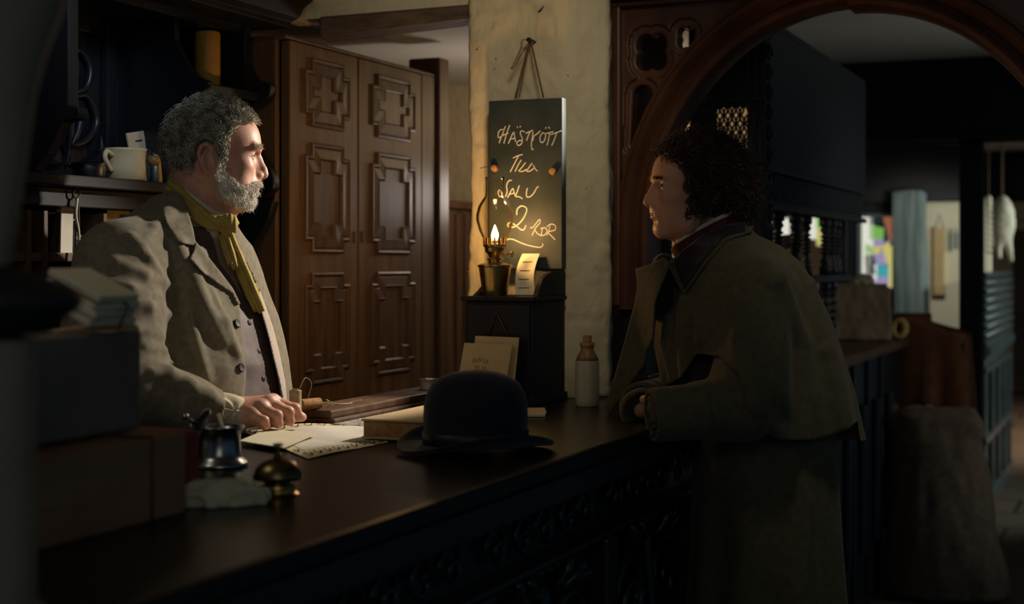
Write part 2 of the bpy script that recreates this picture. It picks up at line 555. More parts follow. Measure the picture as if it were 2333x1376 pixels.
def rbox(p, c, half, r=0.0):
    q = np.abs(p - np.asarray(c, float)) - (np.asarray(half, float) - r)
    return np.linalg.norm(np.maximum(q, 0), axis=1) + np.minimum(q.max(1), 0) - r


def loft(p, secs, pw=2.0):
    """secs: rows (z, cx, cy, ax, ay): elliptic sections stacked in z"""
    S = np.asarray(secs, float)
    S = S[np.argsort(S[:, 0])]
    z = np.clip(p[:, 2], S[0, 0], S[-1, 0])
    cx, cy, ax, ay = [np.interp(z, S[:, 0], S[:, i]) for i in (1, 2, 3, 4)]
    e = ((np.abs(p[:, 0] - cx) / ax) ** pw + (np.abs(p[:, 1] - cy) / ay) ** pw) ** (1 / pw)
    d = (e - 1) * np.minimum(ax, ay)
    return np.maximum(d, np.maximum(S[0, 0] - p[:, 2], p[:, 2] - S[-1, 0]))


def polysd(px, py, poly):
    poly = np.asarray(poly, float)
    n = len(poly)
    d = np.full(len(px), 1e18)
    s = np.ones(len(px))
    for i in range(n):
        a, b = poly[i], poly[i - 1]
        ex, ey = b - a
        wx, wy = px - a[0], py - a[1]
        t = np.clip((wx * ex + wy * ey) / (ex * ex + ey * ey + 1e-12), 0, 1)
        bx, by = wx - ex * t, wy - ey * t
        d = np.minimum(d, bx * bx + by * by)
        c1, c2, c3 = py >= a[1], py < b[1], ex * wy > ey * wx
        flip = (c1 & c2 & c3) | (~c1 & ~c2 & ~c3)
        s = np.where(flip, -s, s)
    return s * np.sqrt(d)


def nets(f, lo, hi, h, B=8, slack=1.35):
    lo, hi = np.asarray(lo, float), np.asarray(hi, float)
    n = np.ceil((hi - lo) / (h * B)).astype(int)
    bi = np.stack(np.meshgrid(*[np.arange(k) for k in n], indexing='ij'), -1).reshape(-1, 3)
    d = np.concatenate([f(c) for c in np.array_split(lo + (bi + 0.5) * h * B, max(1, len(bi) // 400000 + 1))])
    bi = bi[np.abs(d) < h * B * 0.87 * slack]
    g1 = np.stack(np.meshgrid(*[np.arange(B + 1)] * 3, indexing='ij'), -1).reshape(-1, 3)
    gi = (bi[:, None, :] * B + g1[None]).reshape(-1, 3)
    D = n * B + 3
    key = (gi[:, 0] * D[1] + gi[:, 1]) * D[2] + gi[:, 2]
    uk, inv = np.unique(key, return_inverse=True)
    ug = np.stack([uk // (D[1] * D[2]), (uk // D[2]) % D[1], uk % D[2]], 1)
    vals = np.concatenate([f(c) for c in np.array_split(lo + ug * h, max(1, len(ug) // 300000 + 1))])
    v = vals[inv].reshape(-1, B + 1, B + 1, B + 1)
    corn = [(a, b, c) for a in (0, 1) for b in (0, 1) for c in (0, 1)]
    cv = np.stack([v[:, a:a + B, b:b + B, c:c + B] for a, b, c in corn], -1).reshape(-1, 8)
    ci = (bi[:, None, :] * B + np.stack(np.meshgrid(*[np.arange(B)] * 3, indexing='ij'), -1).reshape(-1, 3)[None]).reshape(-1, 3)
    ins = cv < 0
    act = ins.any(1) & ~ins.all(1)
    cv, ci = cv[act], ci[act]
    acc, cnt = np.zeros((len(cv), 3)), np.zeros(len(cv))
    C = np.array(corn, float)
    for i in range(8):
        for j in range(i + 1, 8):
            if np.abs(C[i] - C[j]).sum() != 1:
                continue
            a, b = cv[:, i], cv[:, j]
            x = (a < 0) != (b < 0)
            t = a[x] / (a[x] - b[x])
            acc[x] += C[i] + t[:, None] * (C[j] - C[i])
            cnt[x] += 1
    P = lo + (ci + acc / cnt[:, None]) * h
    ck = (ci[:, 0] * D[1] + ci[:, 1]) * D[2] + ci[:, 2]
    o = np.argsort(ck)
    ck, P = ck[o], P[o]
    quads = []
    for ax in range(3):
        sl = [slice(0, B)] * 3
        sl2 = list(sl)
        sl2[ax] = slice(1, B + 1)
        a = v[(slice(None), *sl)].reshape(-1)
        b = v[(slice(None), *sl2)].reshape(-1)
        gidx = (bi[:, None, :] * B + np.stack(np.meshgrid(*[np.arange(B)] * 3, indexing='ij'), -1).reshape(-1, 3)[None]).reshape(-1, 3)
        x = (a < 0) != (b < 0)
        gidx, s = gidx[x], a[x] < 0
        u, w_ = (ax + 1) % 3, (ax + 2) % 3
        q = []
        for du, dw in ((-1, -1), (0, -1), (0, 0), (-1, 0)):
            c = gidx.copy()
            c[:, u] += du
            c[:, w_] += dw
            k = (c[:, 0] * D[1] + c[:, 1]) * D[2] + c[:, 2]
            j = np.clip(np.searchsorted(ck, k), 0, len(ck) - 1)
            q.append(np.where(ck[j] == k, j, -1))
        q = np.stack(q, 1)
        q[~s] = q[~s][:, ::-1]
        quads.append(q[(q >= 0).all(1)])
    return P, np.concatenate(quads)


def sdf_obj(name, f, lo, hi, h, m, parent=None, base=None, **kw):
    V, Q = nets(f, lo, hi, h)
    return link_mesh(name, V, Q, m, parent, base, True, **kw)


def hit(px, py, f, Y0, Y1):
    Y = np.linspace(Y0, Y1, 400)
    P = np.stack([W(px, py, y) for y in Y])
    d = f(P)
    i = np.argmax(d < 0)
    return P[i]

# ================================================================== THE SETTING
CZ = 1.07            # counter height


def floor_mat():
    m = M['floor']
    nt = m.node_tree
    b = nt.nodes['Principled BSDF']
    br = nt.nodes.new('ShaderNodeTexBrick')
    br.inputs['Scale'].default_value = 1.0
    br.inputs['Brick Width'].default_value = 0.75
    br.inputs['Row Height'].default_value = 0.5
    br.inputs['Mortar Size'].default_value = 0.012
    br.inputs['Color1'].default_value = (0.085, 0.066, 0.048, 1)
    br.inputs['Color2'].default_value = (0.13, 0.085, 0.055, 1)
    br.inputs['Mortar'].default_value = (0.012, 0.011, 0.01, 1)
    tc = nt.nodes.new('ShaderNodeTexCoord')
    nt.links.new(tc.outputs['Object'], br.inputs['Vector'])
    mx = nt.nodes.new('ShaderNodeMixRGB')
    mx.blend_type = 'MULTIPLY'
    mx.inputs[0].default_value = 0.5
    old = b.inputs['Base Color'].links[0].from_socket
    nt.links.new(br.outputs['Color'], mx.inputs[1])
    nt.links.new(old, mx.inputs[2])
    nt.links.new(mx.outputs[0], b.inputs['Base Color'])


floor_mat()
struct('floor', G().box(-2.85, 3.0, -1.2, 18.0, -0.08, 0.0), M['floor'], label='worn flagstone floor')
struct('wall_left', G().box(-2.85, -2.75, -1.2, 17.6, 0, 2.62), M['plaster'])
struct('ceiling_shop', G().box(-2.85, 3.0, -1.2, 4.02, 2.62, 2.7), M['ceiling'])
struct('ceiling', G().box(-1.30, 2.6, 4.05, 7.6, 2.42, 2.5).box(-2.85, -1.30, 5.45, 7.6, 2.42, 2.5), M['ceiling'])
struct('ceiling_far', G().box(-2.85, 3.0, 7.6, 18.0, 2.18, 2.5), M['ceiling'])
# alcove and passage: back wall with a dark wainscot
struct('wall_passage', G().box(-2.75, -1.32, 5.45, 5.55, 1.13, 2.42), M['plaster'])
struct('trim_passage', G().box(-2.75, -1.32, 5.43, 5.56, 0, 1.13).box(-2.75, -1.32, 5.41, 5.43, 1.09, 1.13), M['cupboard_d'], bevel=0.004)
struct('ceiling_alcove', G().prism([(-1.60, 3.72), (-2.75, 3.30), (-2.75, 5.45), (-1.30, 5.45), (-1.30, 4.05), (-1.40, 3.90), (-1.60, 3.90)], lambda u, v, d: (u, v, d), 2.14, 2.2), M['ceiling'])

# chimney breast of rough plaster
CHP = [(-1.652, 3.635), (-1.392, 3.635), (-1.305, 3.692), (-1.385, 3.92), (-1.652, 3.92)]


def f_ch(p):
    d = polysd(p[:, 0], p[:, 1], CHP) - 0.014
    d = np.maximum(d, np.maximum(CZ - p[:, 2], p[:, 2] - 2.615))
    return d - 0.008 * vnoise(p * [8, 8, 5], 3) - 0.006 * np.abs(vnoise(p * [17, 17, 8], 4)) - 0.0025 * vnoise(p * 48, 5)


V, Q = nets(f_ch, (-1.72, 3.58, CZ - 0.01), (-1.24, 4.0, 2.66), 0.008)
ch = link_mesh('wall_chimney', V, Q, M['plaster'], None, None, True)
tag(ch, 'rough whitewashed chimney breast', kind='structure')

g = G()
for px, py, r in ((1130, 134, 0.0022), (1127, 157, 0.0022), (1087, 113, 0.0026), (1294, 172, 0.002), (1336, 430, 0.0015), (1066, 620, 0.002)):
    P_ = np.stack([W(px, py, y) for y in np.linspace(3.6, 4.3, 500)])
    q_ = P_[np.argmax(f_ch(P_) < 0)]
    g.lathe([(0, -0.004), (r, -0.003), (r * 0.9, 0.0015), (0, 0.002)], q_, 10, R=np.array(Matrix.Rotation(math.pi / 2, 3, 'X')))
P_ = np.stack([W(1232, 24, y) for y in np.linspace(3.6, 4.3, 500)])
q_ = P_[np.argmax(f_ch(P_) < 0)]
g.tube([q_ + (-0.007, -0.001, -0.004), q_ + (0, -0.002, 0), q_ + (0.009, 0, 0.012)], [0.002, 0.0035, 0.001], 7)
ob('nail_hole', g, M['string'], ch)

# lintel beam and the plastered wall above it
A, Bp = np.array([-1.655, 3.655]), np.array([-2.75, 3.25])
dv = (Bp - A) / np.linalg.norm(Bp - A)
nv = np.array([-dv[1], dv[0]])


def wall_between(g, z0a, z0b, z1a, z1b, t0, t1):
    P = []
    for (e, zl, zh) in ((A, z0a, z1a), (Bp, z0b, z1b)):
        for t in (t0, t1):
            q = e + nv * t
            P.append([(q[0], q[1], zl), (q[0], q[1], zh)])
    V = [c for pair in P for c in pair]
    return g.add(V, [(0, 1, 3, 2), (4, 6, 7, 5), (0, 4, 5, 1), (2, 3, 7, 6), (1, 5, 7, 3), (0, 2, 6, 4)])


struct('wall_header', wall_between(G(), 2.112, 2.036, 2.62, 2.62, 0.0, -0.10), M['plaster'])
Bp = A + dv * 0.425
struct('trim_lintel', wall_between(G(), 2.082, 2.034, 2.118, 2.086, 0.018, -0.12), M['beam'], bevel=0.006)

# beams of the far room
struct('trim_beam', G().box(-2.75, 2.4, 7.5, 7.72, 2.02, 2.42).box(-2.75, 2.4, 7.47, 7.75, 2.02, 2.055), M['dark_beam'], bevel=0.01)
struct('trim_beam_far', G().box(-2.75, 3.0, 10.6, 10.85, 1.84, 2.18).box(-2.75, -0.9, 9.38, 9.5, 1.80, 2.18), M['dark_beam'], bevel=0.01)
struct('wall_far', G().box(-2.0, 3.0, 17.5, 17.6, 0, 2.18), M['cream_wall'])

# the lit wall at the end of the bar, with the coloured window
def X95(px, y=9.5):
    return ony(px, 600, y)[0]


x1, x2, x3, x4 = X95(1958), X95(2038), X95(2085), -0.86
struct('wall_end', G().box(x3, x4, 9.5, 9.6, 0, 1.82), M['cream_wall'])
struct('wall_bar', G().box(-2.75, x1, 9.5, 9.6, 0, 1.26).box(-2.75, x1, 9.5, 9.6, 1.72, 1.82).box(x1, x3, 9.5, 9.6, 0, 1.26)
       .box(x1, x3, 9.5, 9.6, 1.72, 1.82).box(x2, x3, 9.5, 9.6, 1.26, 1.72).box(X95(1880), x1, 9.5, 9.6, 1.26, 1.72)
       .box(X95(1805), X95(1832), 9.5, 9.6, 1.26, 1.72).box(-2.75, X95(1755), 9.5, 9.6, 1.26, 1.72), M['black_oak'])

PANE = [emission('pane_white', (0.80, 0.80, 0.68), 0.9), emission('pane_green', (0.22, 0.50, 0.10), 0.8),
        emission('pane_violet', (0.36, 0.30, 0.52), 0.8), emission('pane_teal', (0.06, 0.40, 0.46), 0.8),
        emission('pane_yellow', (0.62, 0.56, 0.18), 0.85), emission('pane_red', (0.45, 0.16, 0.09), 0.6),
        emission('pane_dark', (0.03, 0.05, 0.06), 0.4)]


def pane_window(name, polys, frame_px, z0, z1, lead=True):
    xa, xb = X95(frame_px[0]), X95(frame_px[1])
    g = G()
    t = 0.018
    g.box(xa, xa + t, 9.47, 9.53, z0, z1).box(xb - t, xb, 9.47, 9.53, z0, z1)
    g.box(xa + t, xb - t, 9.47, 9.53, z0, z0 + t).box(xa + t, xb - t, 9.47, 9.53, z1 - t, z1)
    fr = struct(name, g, M['grey_wood'])
    V, Fc, fm, n = [], [], [], 0
    for poly, ci in polys:
        P = [ony(px, py, 9.56) for px, py in poly]
        k = len(P)
        V += [p for p in P] + [p + np.array([0, 0.004, 0]) for p in P]
        Fc += [tuple(n + i for i in range(k)), tuple(n + k + i for i in range(k - 1, -1, -1))]
        fm += [ci, ci]
        n += 2 * k
    link_mesh('glass_pane', V, Fc, None, fr, mats=PANE, fmat=fm)
    return fr


pane_window('window_1', [
    ([(1955, 480), (1990, 480), (1990, 560), (1955, 560)], 0), ([(1955, 560), (1990, 560), (1980, 660), (1955, 660)], 0),
    ([(1981, 480), (2006, 480), (2006, 512), (1981, 512)], 6), ([(1981, 512), (2014, 520), (2012, 546), (1981, 545)], 1),
    ([(2006, 480), (2040, 480), (2040, 560), (2026, 545)], 5), ([(1981, 545), (2012, 546), (2018, 560), (1990, 562)], 2),
    ([(1972, 555), (1990, 562), (1990, 580), (1970, 575)], 1), ([(1990, 562), (2010, 560), (2005, 580), (1990, 580)], 4),
    ([(2010, 560), (2026, 548), (2028, 600), (2012, 600)], 4), ([(1990, 580), (2012, 572), (2024, 604), (1996, 602)], 2),
    ([(1970, 580), (1990, 580), (1996, 625), (1972, 625)], 6), ([(1988, 602), (1998, 602), (1998, 640), (1988, 640)], 0),
    ([(1998, 602), (2024, 606), (2024, 630), (1998, 630)], 3), ([(2024, 560), (2040, 560), (2040, 680), (2024, 680)], 4),
    ([(1984, 630), (2024, 630), (2024, 660), (1984, 660)], 2)], (1955, 2041), 1.25, 1.73)
pane_window('window_2', [([(1830, 480), (1860, 480), (1860, 545), (1830, 545)], 0), ([(1860, 480), (1882, 480), (1882, 520), (1860, 520)], 1),
                         ([(1860, 520), (1882, 520), (1882, 560), (1860, 560)], 4)], (1829, 1883), 1.25, 1.73)
pane_window('window_3', [([(1754, 490), (1806, 490), (1806, 545), (1754, 545)], 0)], (1753, 1808), 1.25, 1.73)

struct('trim_added_panel', G().box(-1.66, -1.305, 4.28, 4.31, CZ, 2.42), M['black_oak'])  # dark panel added behind the spandrel holes, widened to block passage light

# weathered post beside the window
def f_wp(p):
    d = rbox(p, (X95(2074, 9.25), 9.25, 0.93), (0.095, 0.09, 0.93), 0.02)
    return d - 0.012 * vnoise(p * [14, 14, 3], 8) - 0.006 * vnoise(p * [40, 40, 5], 9)


V, Q = nets(f_wp, (X95(2074, 9.25) - 0.14, 9.1, 0), (X95(2074, 9.25) + 0.14, 9.4, 1.9), 0.012)
tag(link_mesh('trim_post', V, Q, M['grey_wood'], None, None, True), 'weathered grey post beside the coloured window', kind='structure')

# square post holding the beam
struct('trim_post_black', G().box(-0.83, -0.72, 7.55, 7.66, 0, 2.02).box(-0.845, -0.705, 7.535, 7.675, 0, 0.12), M['dark_beam'], bevel=0.012,
       label='black square post under the ceiling beam')

# door at the end of the far passage
g = G().box(-1.42, -1.34, 17.44, 17.5, 0, 1.80).box(-0.62, -0.54, 17.44, 17.5, 0, 1.80).box(-1.42, -0.54, 17.44, 17.5, 1.80, 1.88)
dr = struct('door_1', g, M['cream_wall'], bevel=0.01)
dl = ob('door_leaf', G().box(-1.34, -0.62, 17.45, 17.49, 0.02, 1.80).box(-1.30, -0.66, 17.43, 17.45, 0.1, 0.16).box(-1.30, -0.66, 17.43, 17.45, 1.5, 1.56), M['door'], dr)
ob('door_handle', G().tube([(-0.70, 17.45, 0.95), (-0.70, 17.40, 0.95)], 0.012).tube([(-0.70, 17.40, 0.95), (-0.78, 17.40, 0.95)], 0.01), M['iron'], dr, smooth=True)

# ================================================================== THE ARCH
AX, AZ, AR, BR, AY = -0.703, 1.50, 0.556, 0.605, 3.95
arch = thing('carved_arch', (-1.28, 3.98, CZ), 'carved red-brown wooden arch standing on the counter beside the chimney', 'arch')


def arch_half(a0, a1, R, prof, n=40):
    """prof: closed outline of (radial offset, depth) swept round the arch"""
    rr = []
    for a in np.linspace(a0, a1, n):
        c, s = math.cos(a), math.sin(a)
        rr.append([(AX + (R + u) * c, AY + v, AZ + (R + BR - AR + u) * s) for u, v in prof])
    return rr


def prof_wave():
    fr = [(0, 0.10), (0, 0.0), (0.006, -0.014), (0.018, -0.02), (0.028, -0.014), (0.032, -0.002), (0.040, 0.004), (0.048, -0.004),
          (0.055, -0.022), (0.066, -0.034), (0.078, -0.030), (0.086, -0.016), (0.088, -0.002), (0.10, 0.0), (0.10, 0.10)]
    return fr


pl = prof_wave()
g = G()
left = arch_half(math.pi, math.pi / 2 - 0.02, AR, pl)
down = [[(AX - (AR + u), AY + v, z) for u, v in pl] for z in (1.292, 1.40, AZ)]
g.rings(down[:-1] + left)
ob('arch_moulding', g, M['arch'], arch, smooth='auto')
g = G()
right = arch_half(math.pi / 2 + 0.02, 0, AR - 0.014, [(u, v - 0.004) for u, v in pl])
down2 = [[(AX + (AR - 0.014 + u), AY + v - 0.004, z) for u, v in pl] for z in (AZ, 1.30, 0.0)]
g.rings(right + down2[1:])
ob('arch_moulding', g, M['arch'], arch, smooth='auto')
# lower dark post of the arch on the counter
ob('arch_base', G().box(-1.35, -1.27, 3.95, 4.04, CZ, 1.292).box(-1.36, -1.255, 3.94, 4.05, CZ, CZ + 0.04), M['black_oak'], arch, bevel=0.006)


# pierced spandrel panel
def f_sp(p):
    x, y, z = p[:, 0], p[:, 1], p[:, 2]
    ra, rb = AR + 0.085, BR + 0.085
    r = np.hypot((x - AX) / ra, (z - AZ) / rb)
    inside = np.where(z > AZ, (1 - r) * ra, ra - np.abs(x - AX))     # keep outside the moulding
    d2 = np.maximum(np.maximum(-1.365 - x, x - (-0.70)), np.maximum(1.30 - z, z - 2.155))
    d2 = np.maximum(d2, inside)

    def hole(c, s):
        o = 1e9
        for dx, dz in ((-1, -1), (1, -1), (-1, 1), (1, 1)):
            o = np.minimum(o, np.hypot((x - c[0] - dx * s[0] * 0.5) / s[0], (z - c[1] - dz * s[1] * 0.55) / s[1]) - 0.72)
        o = np.minimum(o, np.maximum(np.abs(x - c[0]) / s[0], np.abs(z - c[1]) / s[1]) - 0.62)
        return o * min(s)
    q1 = ony(1478, 116, AY)
    q2 = ony(1558, 82, AY)
    h = np.minimum(hole((q1[0], q1[2]), (0.036, 0.040)), hole((q2[0], q2[2]), (0.020, 0.022)))
    q3, q4 = ony(1458, 215, AY), ony(1436, 330, AY)
    # tall pointed slot
    zz = np.clip((z - q4[2]) / (q3[2] - q4[2]), 0, 1)
    slot = np.hypot(x - (q4[0] + (q3[0] - q4[0]) * zz), z - (q4[2] + (q3[2] - q4[2]) * zz)) - (0.006 + 0.022 * zz)
    h = np.minimum(h, slot)
    d2 = np.maximum(d2, -h)
    recess = h - 0.020
    front = AY + 0.012 + np.where(recess < 0, 0.010, 0.0)
    d = np.maximum(d2, np.maximum(front - y, y - (AY + 0.075)))
    return d


sdf_obj('spandrel', f_sp, (-1.40, 3.94, 1.28), (-0.66, 4.04, 2.18), 0.0045, M['arch'], arch)
g = G()
g.box(-1.385, -1.345, AY - 0.012, AY + 0.09, 1.30, 2.2)
ob('arch_stile', g, M['arch'], arch, bevel=0.006)
g = G()
g.box(-1.385, 0.2, AY - 0.03, AY + 0.10, 2.155, 2.615).box(-1.385, 0.2, AY - 0.05, AY + 0.1, 2.10 + 0.05, 2.165).box(-1.385, -0.9, AY - 0.02, AY + 0.08, 2.135, 2.15)
ob('arch_rail', g, M['arch'], arch, bevel=0.008)
g = G()
pts = [(AX + (AR + 0.085) * math.cos(a), AZ + (BR + 0.085) * math.sin(a)) for a in np.linspace(0, 1.25, 24)]
outer = [(-0.10, AZ)] + pts + [(AX + 0.13, 2.155), (0.06, 2.155), (0.06, AZ)]
poly = pts + [(AX + 0.13, 2.155), (0.0, 2.155), (0.0, AZ)]
g.prism(poly, lambda u, v, d: (u, AY + d, v), 0.02, 0.075)
ob('spandrel', g, M['arch'], arch)

# ================================================================== THE COUNTER
ctr = thing('shop_counter', (-1.34, 2.2, 0), 'long black oak counter with a carved front and polished top', 'counter')
ob('counter_top', G().box(-1.74, -0.957, 0.9, 3.60, CZ - 0.035, CZ).box(-1.37, -0.957, 3.60, 4.10, CZ - 0.035, CZ), M['black_oak_h'], ctr, bevel=0.008)
g = G()
g.box(-1.74, -1.02, 0.92, 4.08, 0.0, 0.10).box(-1.68, -1.03, 0.95, 3.58, 0.10, CZ - 0.036)
ob('counter_body', g, M['black_oak'], ctr)
# front: frame, frieze, panels
g = G()
XF = -1.03
g.box(XF, -0.965, 0.92, 4.06, CZ - 0.085, CZ - 0.036)
g.box(XF, -0.985, 0.92, 4.06, CZ - 0.20, CZ - 0.185).box(XF, -0.985, 0.92, 4.06, 0.10, 0.20)
for y in np.arange(0.95, 4.05, 0.62):
    g.box(XF, -0.985, y, y + 0.07, 0.20, CZ - 0.20)
ob('front_frame', g, M['black_oak'], ctr, bevel=0.006)
g = G()
rr = random.Random(3)


def scroll(yc, zc, s, flip=1, turns=1.6, r=0.010):
    pts = []
    for t in np.linspace(0, 1, 34):
        a = t * turns * 2 * math.pi
        q = s * (1 - 0.86 * t)
        pts.append((XF + 0.012 + 0.012 * t, yc + flip * q * math.cos(a), zc + q * math.sin(a)))
    g.tube(pts, np.linspace(r, r * 0.6, 34), 8)


for y in np.arange(1.02, 4.0, 0.62):
    g = G()
    for k in range(5):
        scroll(y + 0.06 + k * 0.11, CZ - 0.135, 0.042, 1 if k % 2 else -1, 1.4, 0.008)
    yc = y + 0.275
    for sg in (-1, 1):
        for zc, s in ((0.70, 0.10), (0.45, 0.11)):
            scroll(yc + sg * 0.12, zc, s, sg, 1.7, 0.013)
            for j in range(4):
                a = rr.uniform(-0.5, 1.2)
                b = np.array([XF + 0.012, yc + sg * (0.06 + 0.03 * j), zc + 0.10])
                e = b + np.array([0.02, sg * 0.05 * math.cos(a), 0.06 * math.sin(a) + 0.02])
                g.tube(spline([b, (b + e) / 2 + np.array([0.016, 0, 0.012]), e], 5), [0.004] + [0.011] * 4 + [0.013] + [0.010] * 3 + [0.006, 0.002], 7)
    g.tube(spline([(XF + 0.012, yc, 0.25), (XF + 0.03, yc + 0.015, 0.5), (XF + 0.012, yc, 0.83)], 10), 0.014, 8)
    for k in range(6):
        z = 0.82 + 0.01 * k
        g.lathe([(0.0, -0.012), (0.012, -0.008), (0.016, 0), (0.012, 0.008), (0, 0.012)], (XF + 0.012, yc + (k - 2.5) * 0.045, 0.855), 10, cap0=False, cap1=False)
    ob('carving', g, M['black_oak'], ctr, smooth=True)
# raised ledge along the back, and a slab added for the counter's glossy speckled strip
tag(ob('back_ledge', G().box(-1.735, -1.615, 2.82, 3.58, CZ, CZ + 0.012).box(-1.735, -1.625, 2.82, 3.58, CZ + 0.012, CZ + 0.03), M['cupboard_d'], bevel=0.004),
    'narrow brown wooden ledge along the back of the counter', 'ledge')
P = [onz(px, py, CZ + 0.003) for px, py in ((700, 988), (960, 930), (1000, 935), (960, 962), (800, 985))]
slab = G().box(-1.61, -1.44, 2.80, 3.36, CZ, CZ + 0.004)
tag(ob('speckled_slab', slab, M['speckled'], bevel=0.001), 'thin speckled slab added for the glossy strip of counter in front of the wooden ledge', 'slab')

# ================================================================== THE CUPBOARD
cup = thing('oak_cupboard', (-2.3, 3.88, 0), 'tall brown oak cupboard with two doors of raised mitred panels', 'cupboard')
XC = -2.10
Y0, YM, Y1, YE = 3.405, 3.803, 4.215, 4.375
g = G()
g.box(-2.55, XC - 0.03, Y0, YE - 0.02, 0.0, 0.12).box(-2.55, -2.53, Y0, YE, 0.12, 2.02).box(-2.53, XC - 0.03, Y0, Y0 + 0.02, 0.12, 2.02)
g.box(-2.53, XC - 0.03, YE - 0.02, YE, 0.12, 2.02).box(-2.55, XC + 0.0, Y0, YE, 2.02, 2.03).box(-2.53, XC - 0.03, Y0 + 0.02, YE - 0.02, 0.12, 0.14)
ob('carcase', g, M['cupboard'], cup, bevel=0.003)
ob('end_post', G().box(-2.2, XC + 0.012, Y1 + 0.105, YE + 0.02, 0.0, 2.085), M['cupboard'], cup, bevel=0.006)
ob('stile', G().box(-2.13, XC, Y1 + 0.003, Y1 + 0.104, 0.1, 2.02), M['cupboard'], cup, bevel=0.003)


def notched(yc, zc, hw, hh, n, top=True, bot=True):
    nt_, nb = (n if top else 0.0005), (n if bot else 0.0005)
    return [(yc - hw, zc - hh + nb), (yc - hw + nb, zc - hh + nb), (yc - hw + nb, zc - hh), (yc + hw - nb, zc - hh), (yc + hw - nb, zc - hh + nb),
            (yc + hw, zc - hh + nb), (yc + hw, zc + hh - nt_), (yc + hw - nt_, zc + hh - nt_), (yc + hw - nt_, zc + hh), (yc - hw + nt_, zc + hh),
            (yc - hw + nt_, zc + hh - nt_), (yc - hw, zc + hh - nt_)]


def cup_door(y0, y1):
    d = ob('door', G().box(-2.128, XC, y0, y1, 0.13, 2.018), M['cupboard'], cup, bevel=0.003)
    yc, hw = (y0 + y1) / 2 + 0.01, (y1 - y0) / 2 - 0.062
    for z0, z1 in ((1.795, 1.985), (1.448, 1.752), (1.085, 1.395), (0.62, 1.02), (0.20, 0.55)):
        zc, hh = (z0 + z1) / 2, (z1 - z0) / 2
        n = 0.034
        levels = [(0, 0.0), (0.001, 0.005), (0.005, 0.008), (0.010, 0.0065), (0.013, 0.002), (0.016, 0.004), (0.040, 0.0065), (0.043, 0.0075), (0.046, 0.004), (0.048, 0.0008)]
        rings = []
        for s, h in levels:
            rings.append([(XC + h, y, z) for y, z in notched(yc, zc, hw - s, hh - s, n + (0.0 if s < 0.02 else 0.004))])
        gg = G().rings(rings, True, False, True)
        ob('panel_moulding', gg, M['cupboard_d'], d, bevel=0.0)
    return d


dA = cup_door(Y0 + 0.022, YM - 0.004)
dB = cup_door(YM + 0.004, Y1)
for d_, y in ((dA, YM - 0.022), (dB, YM + 0.024)):
    kp = onx(800 if d_ is dA else 830, 536, XC + 0.001)
    g = G().lathe([(0.0, 0), (0.006, 0), (0.006, 0.002), (0, 0.002)], (XC, y, kp[2] + 0.006), 14, R=np.array(Matrix.Rotation(math.pi / 2, 3, 'Y')))
    g.box(XC, XC + 0.002, y - 0.003, y + 0.003, kp[2] - 0.022, kp[2])
    ob('keyhole', g, M['iron'], d_)

# dark door frame seen in the alcove beyond the cupboard
fr = thing('panelled_press', (-2.55, 5.0, 0), 'dark brown upright press in the alcove beyond the cupboard', 'cupboard')
ob('body', G().box(-2.74, -2.33, 4.60, 5.38, 0, 1.62).box(-2.74, -2.315, 4.58, 5.39, 1.62, 1.65), M['cupboard_d'], fr, bevel=0.006)
g = G()
for y in (4.62, 4.70, 4.78, 4.95, 5.03):
    g.box(-2.33, -2.318, y, y + 0.035, 0.05, 1.60)
ob('reeded_pilaster', g, M['cupboard_d'], fr, bevel=0.004)

# ================================================================== THE DRESSER
drs = thing('carved_dresser', (-2.4, 3.0, 0), 'carved black oak dresser with shelves and pigeonholes behind the innkeeper', 'dresser')
DY0, DYP, DY1 = 2.60, 3.09, 3.385
XS, XB = -2.165, -2.62
ob('back_board', G().box(-2.66, -2.63, DY0 - 0.9, DY1, 0, 2.05), M['black_oak'], drs)


def ogee(ytk, name='side_board', up=True):
    y0, y1 = ytk
    pts = [(-2.63, 1.585), (-2.16, 1.585), (-2.125, 1.60), (-2.105, 1.62), (-2.112, 1.66), (-2.15, 1.71), (-2.195, 1.75), (-2.21, 1.80), (-2.175, 1.835),
           (-2.125, 1.855), (-2.115, 1.875), (-2.12, 1.895), (-2.165, 1.91), (-2.19, 1.95), (-2.195, 2.05), (-2.63, 2.05)]
    g = G()
    sp = spline(pts[1:-2], 5)
    poly = [pts[0]] + [tuple(q) for q in sp] + pts[-2:]
    g.prism(poly, lambda u, v, d: (u, d, v), y0, y1)
    lo = [(-2.63, 0.0), (-2.19, 0.0), (-2.19, 1.22), (-2.15, 1.245), (-2.135, 1.29), (-2.155, 1.33), (-2.195, 1.36), (-2.20, 1.40), (-2.165, 1.47), (-2.125, 1.53), (-2.105, 1.585), (-2.63, 1.585)]
    sp = spline(lo[2:-1], 5)
    g.prism(lo[:2] + [tuple(q) for q in sp] + lo[-1:], lambda u, v, d: (u, d, v), y0, y1)
    return ob(name, g, M['black_oak'], drs, bevel=0.003)


npts = [(-2.63, 1.60), (-2.30, 1.60), (-2.27, 1.603), (-2.235, 1.625), (-2.20, 1.66), (-2.17, 1.705), (-2.155, 1.728), (-2.118, 1.732), (-2.112, 1.744), (-2.118, 1.757), (-2.142, 1.762), (-2.142, 2.05), (-2.63, 2.05)]
ob('side_board', G().prism(npts, lambda u, v, d: (u, d, v), DY0 - 0.012, DY0 + 0.022).prism([(-2.63, 0), (-2.46, 0), (-2.46, 1.575), (-2.63, 1.575)], lambda u, v, d: (u, d, v), DY0 - 0.012, DY0 + 0.022), M['cabinet'], drs, bevel=0.003)
ogee((DY1 - 0.03, DY1))
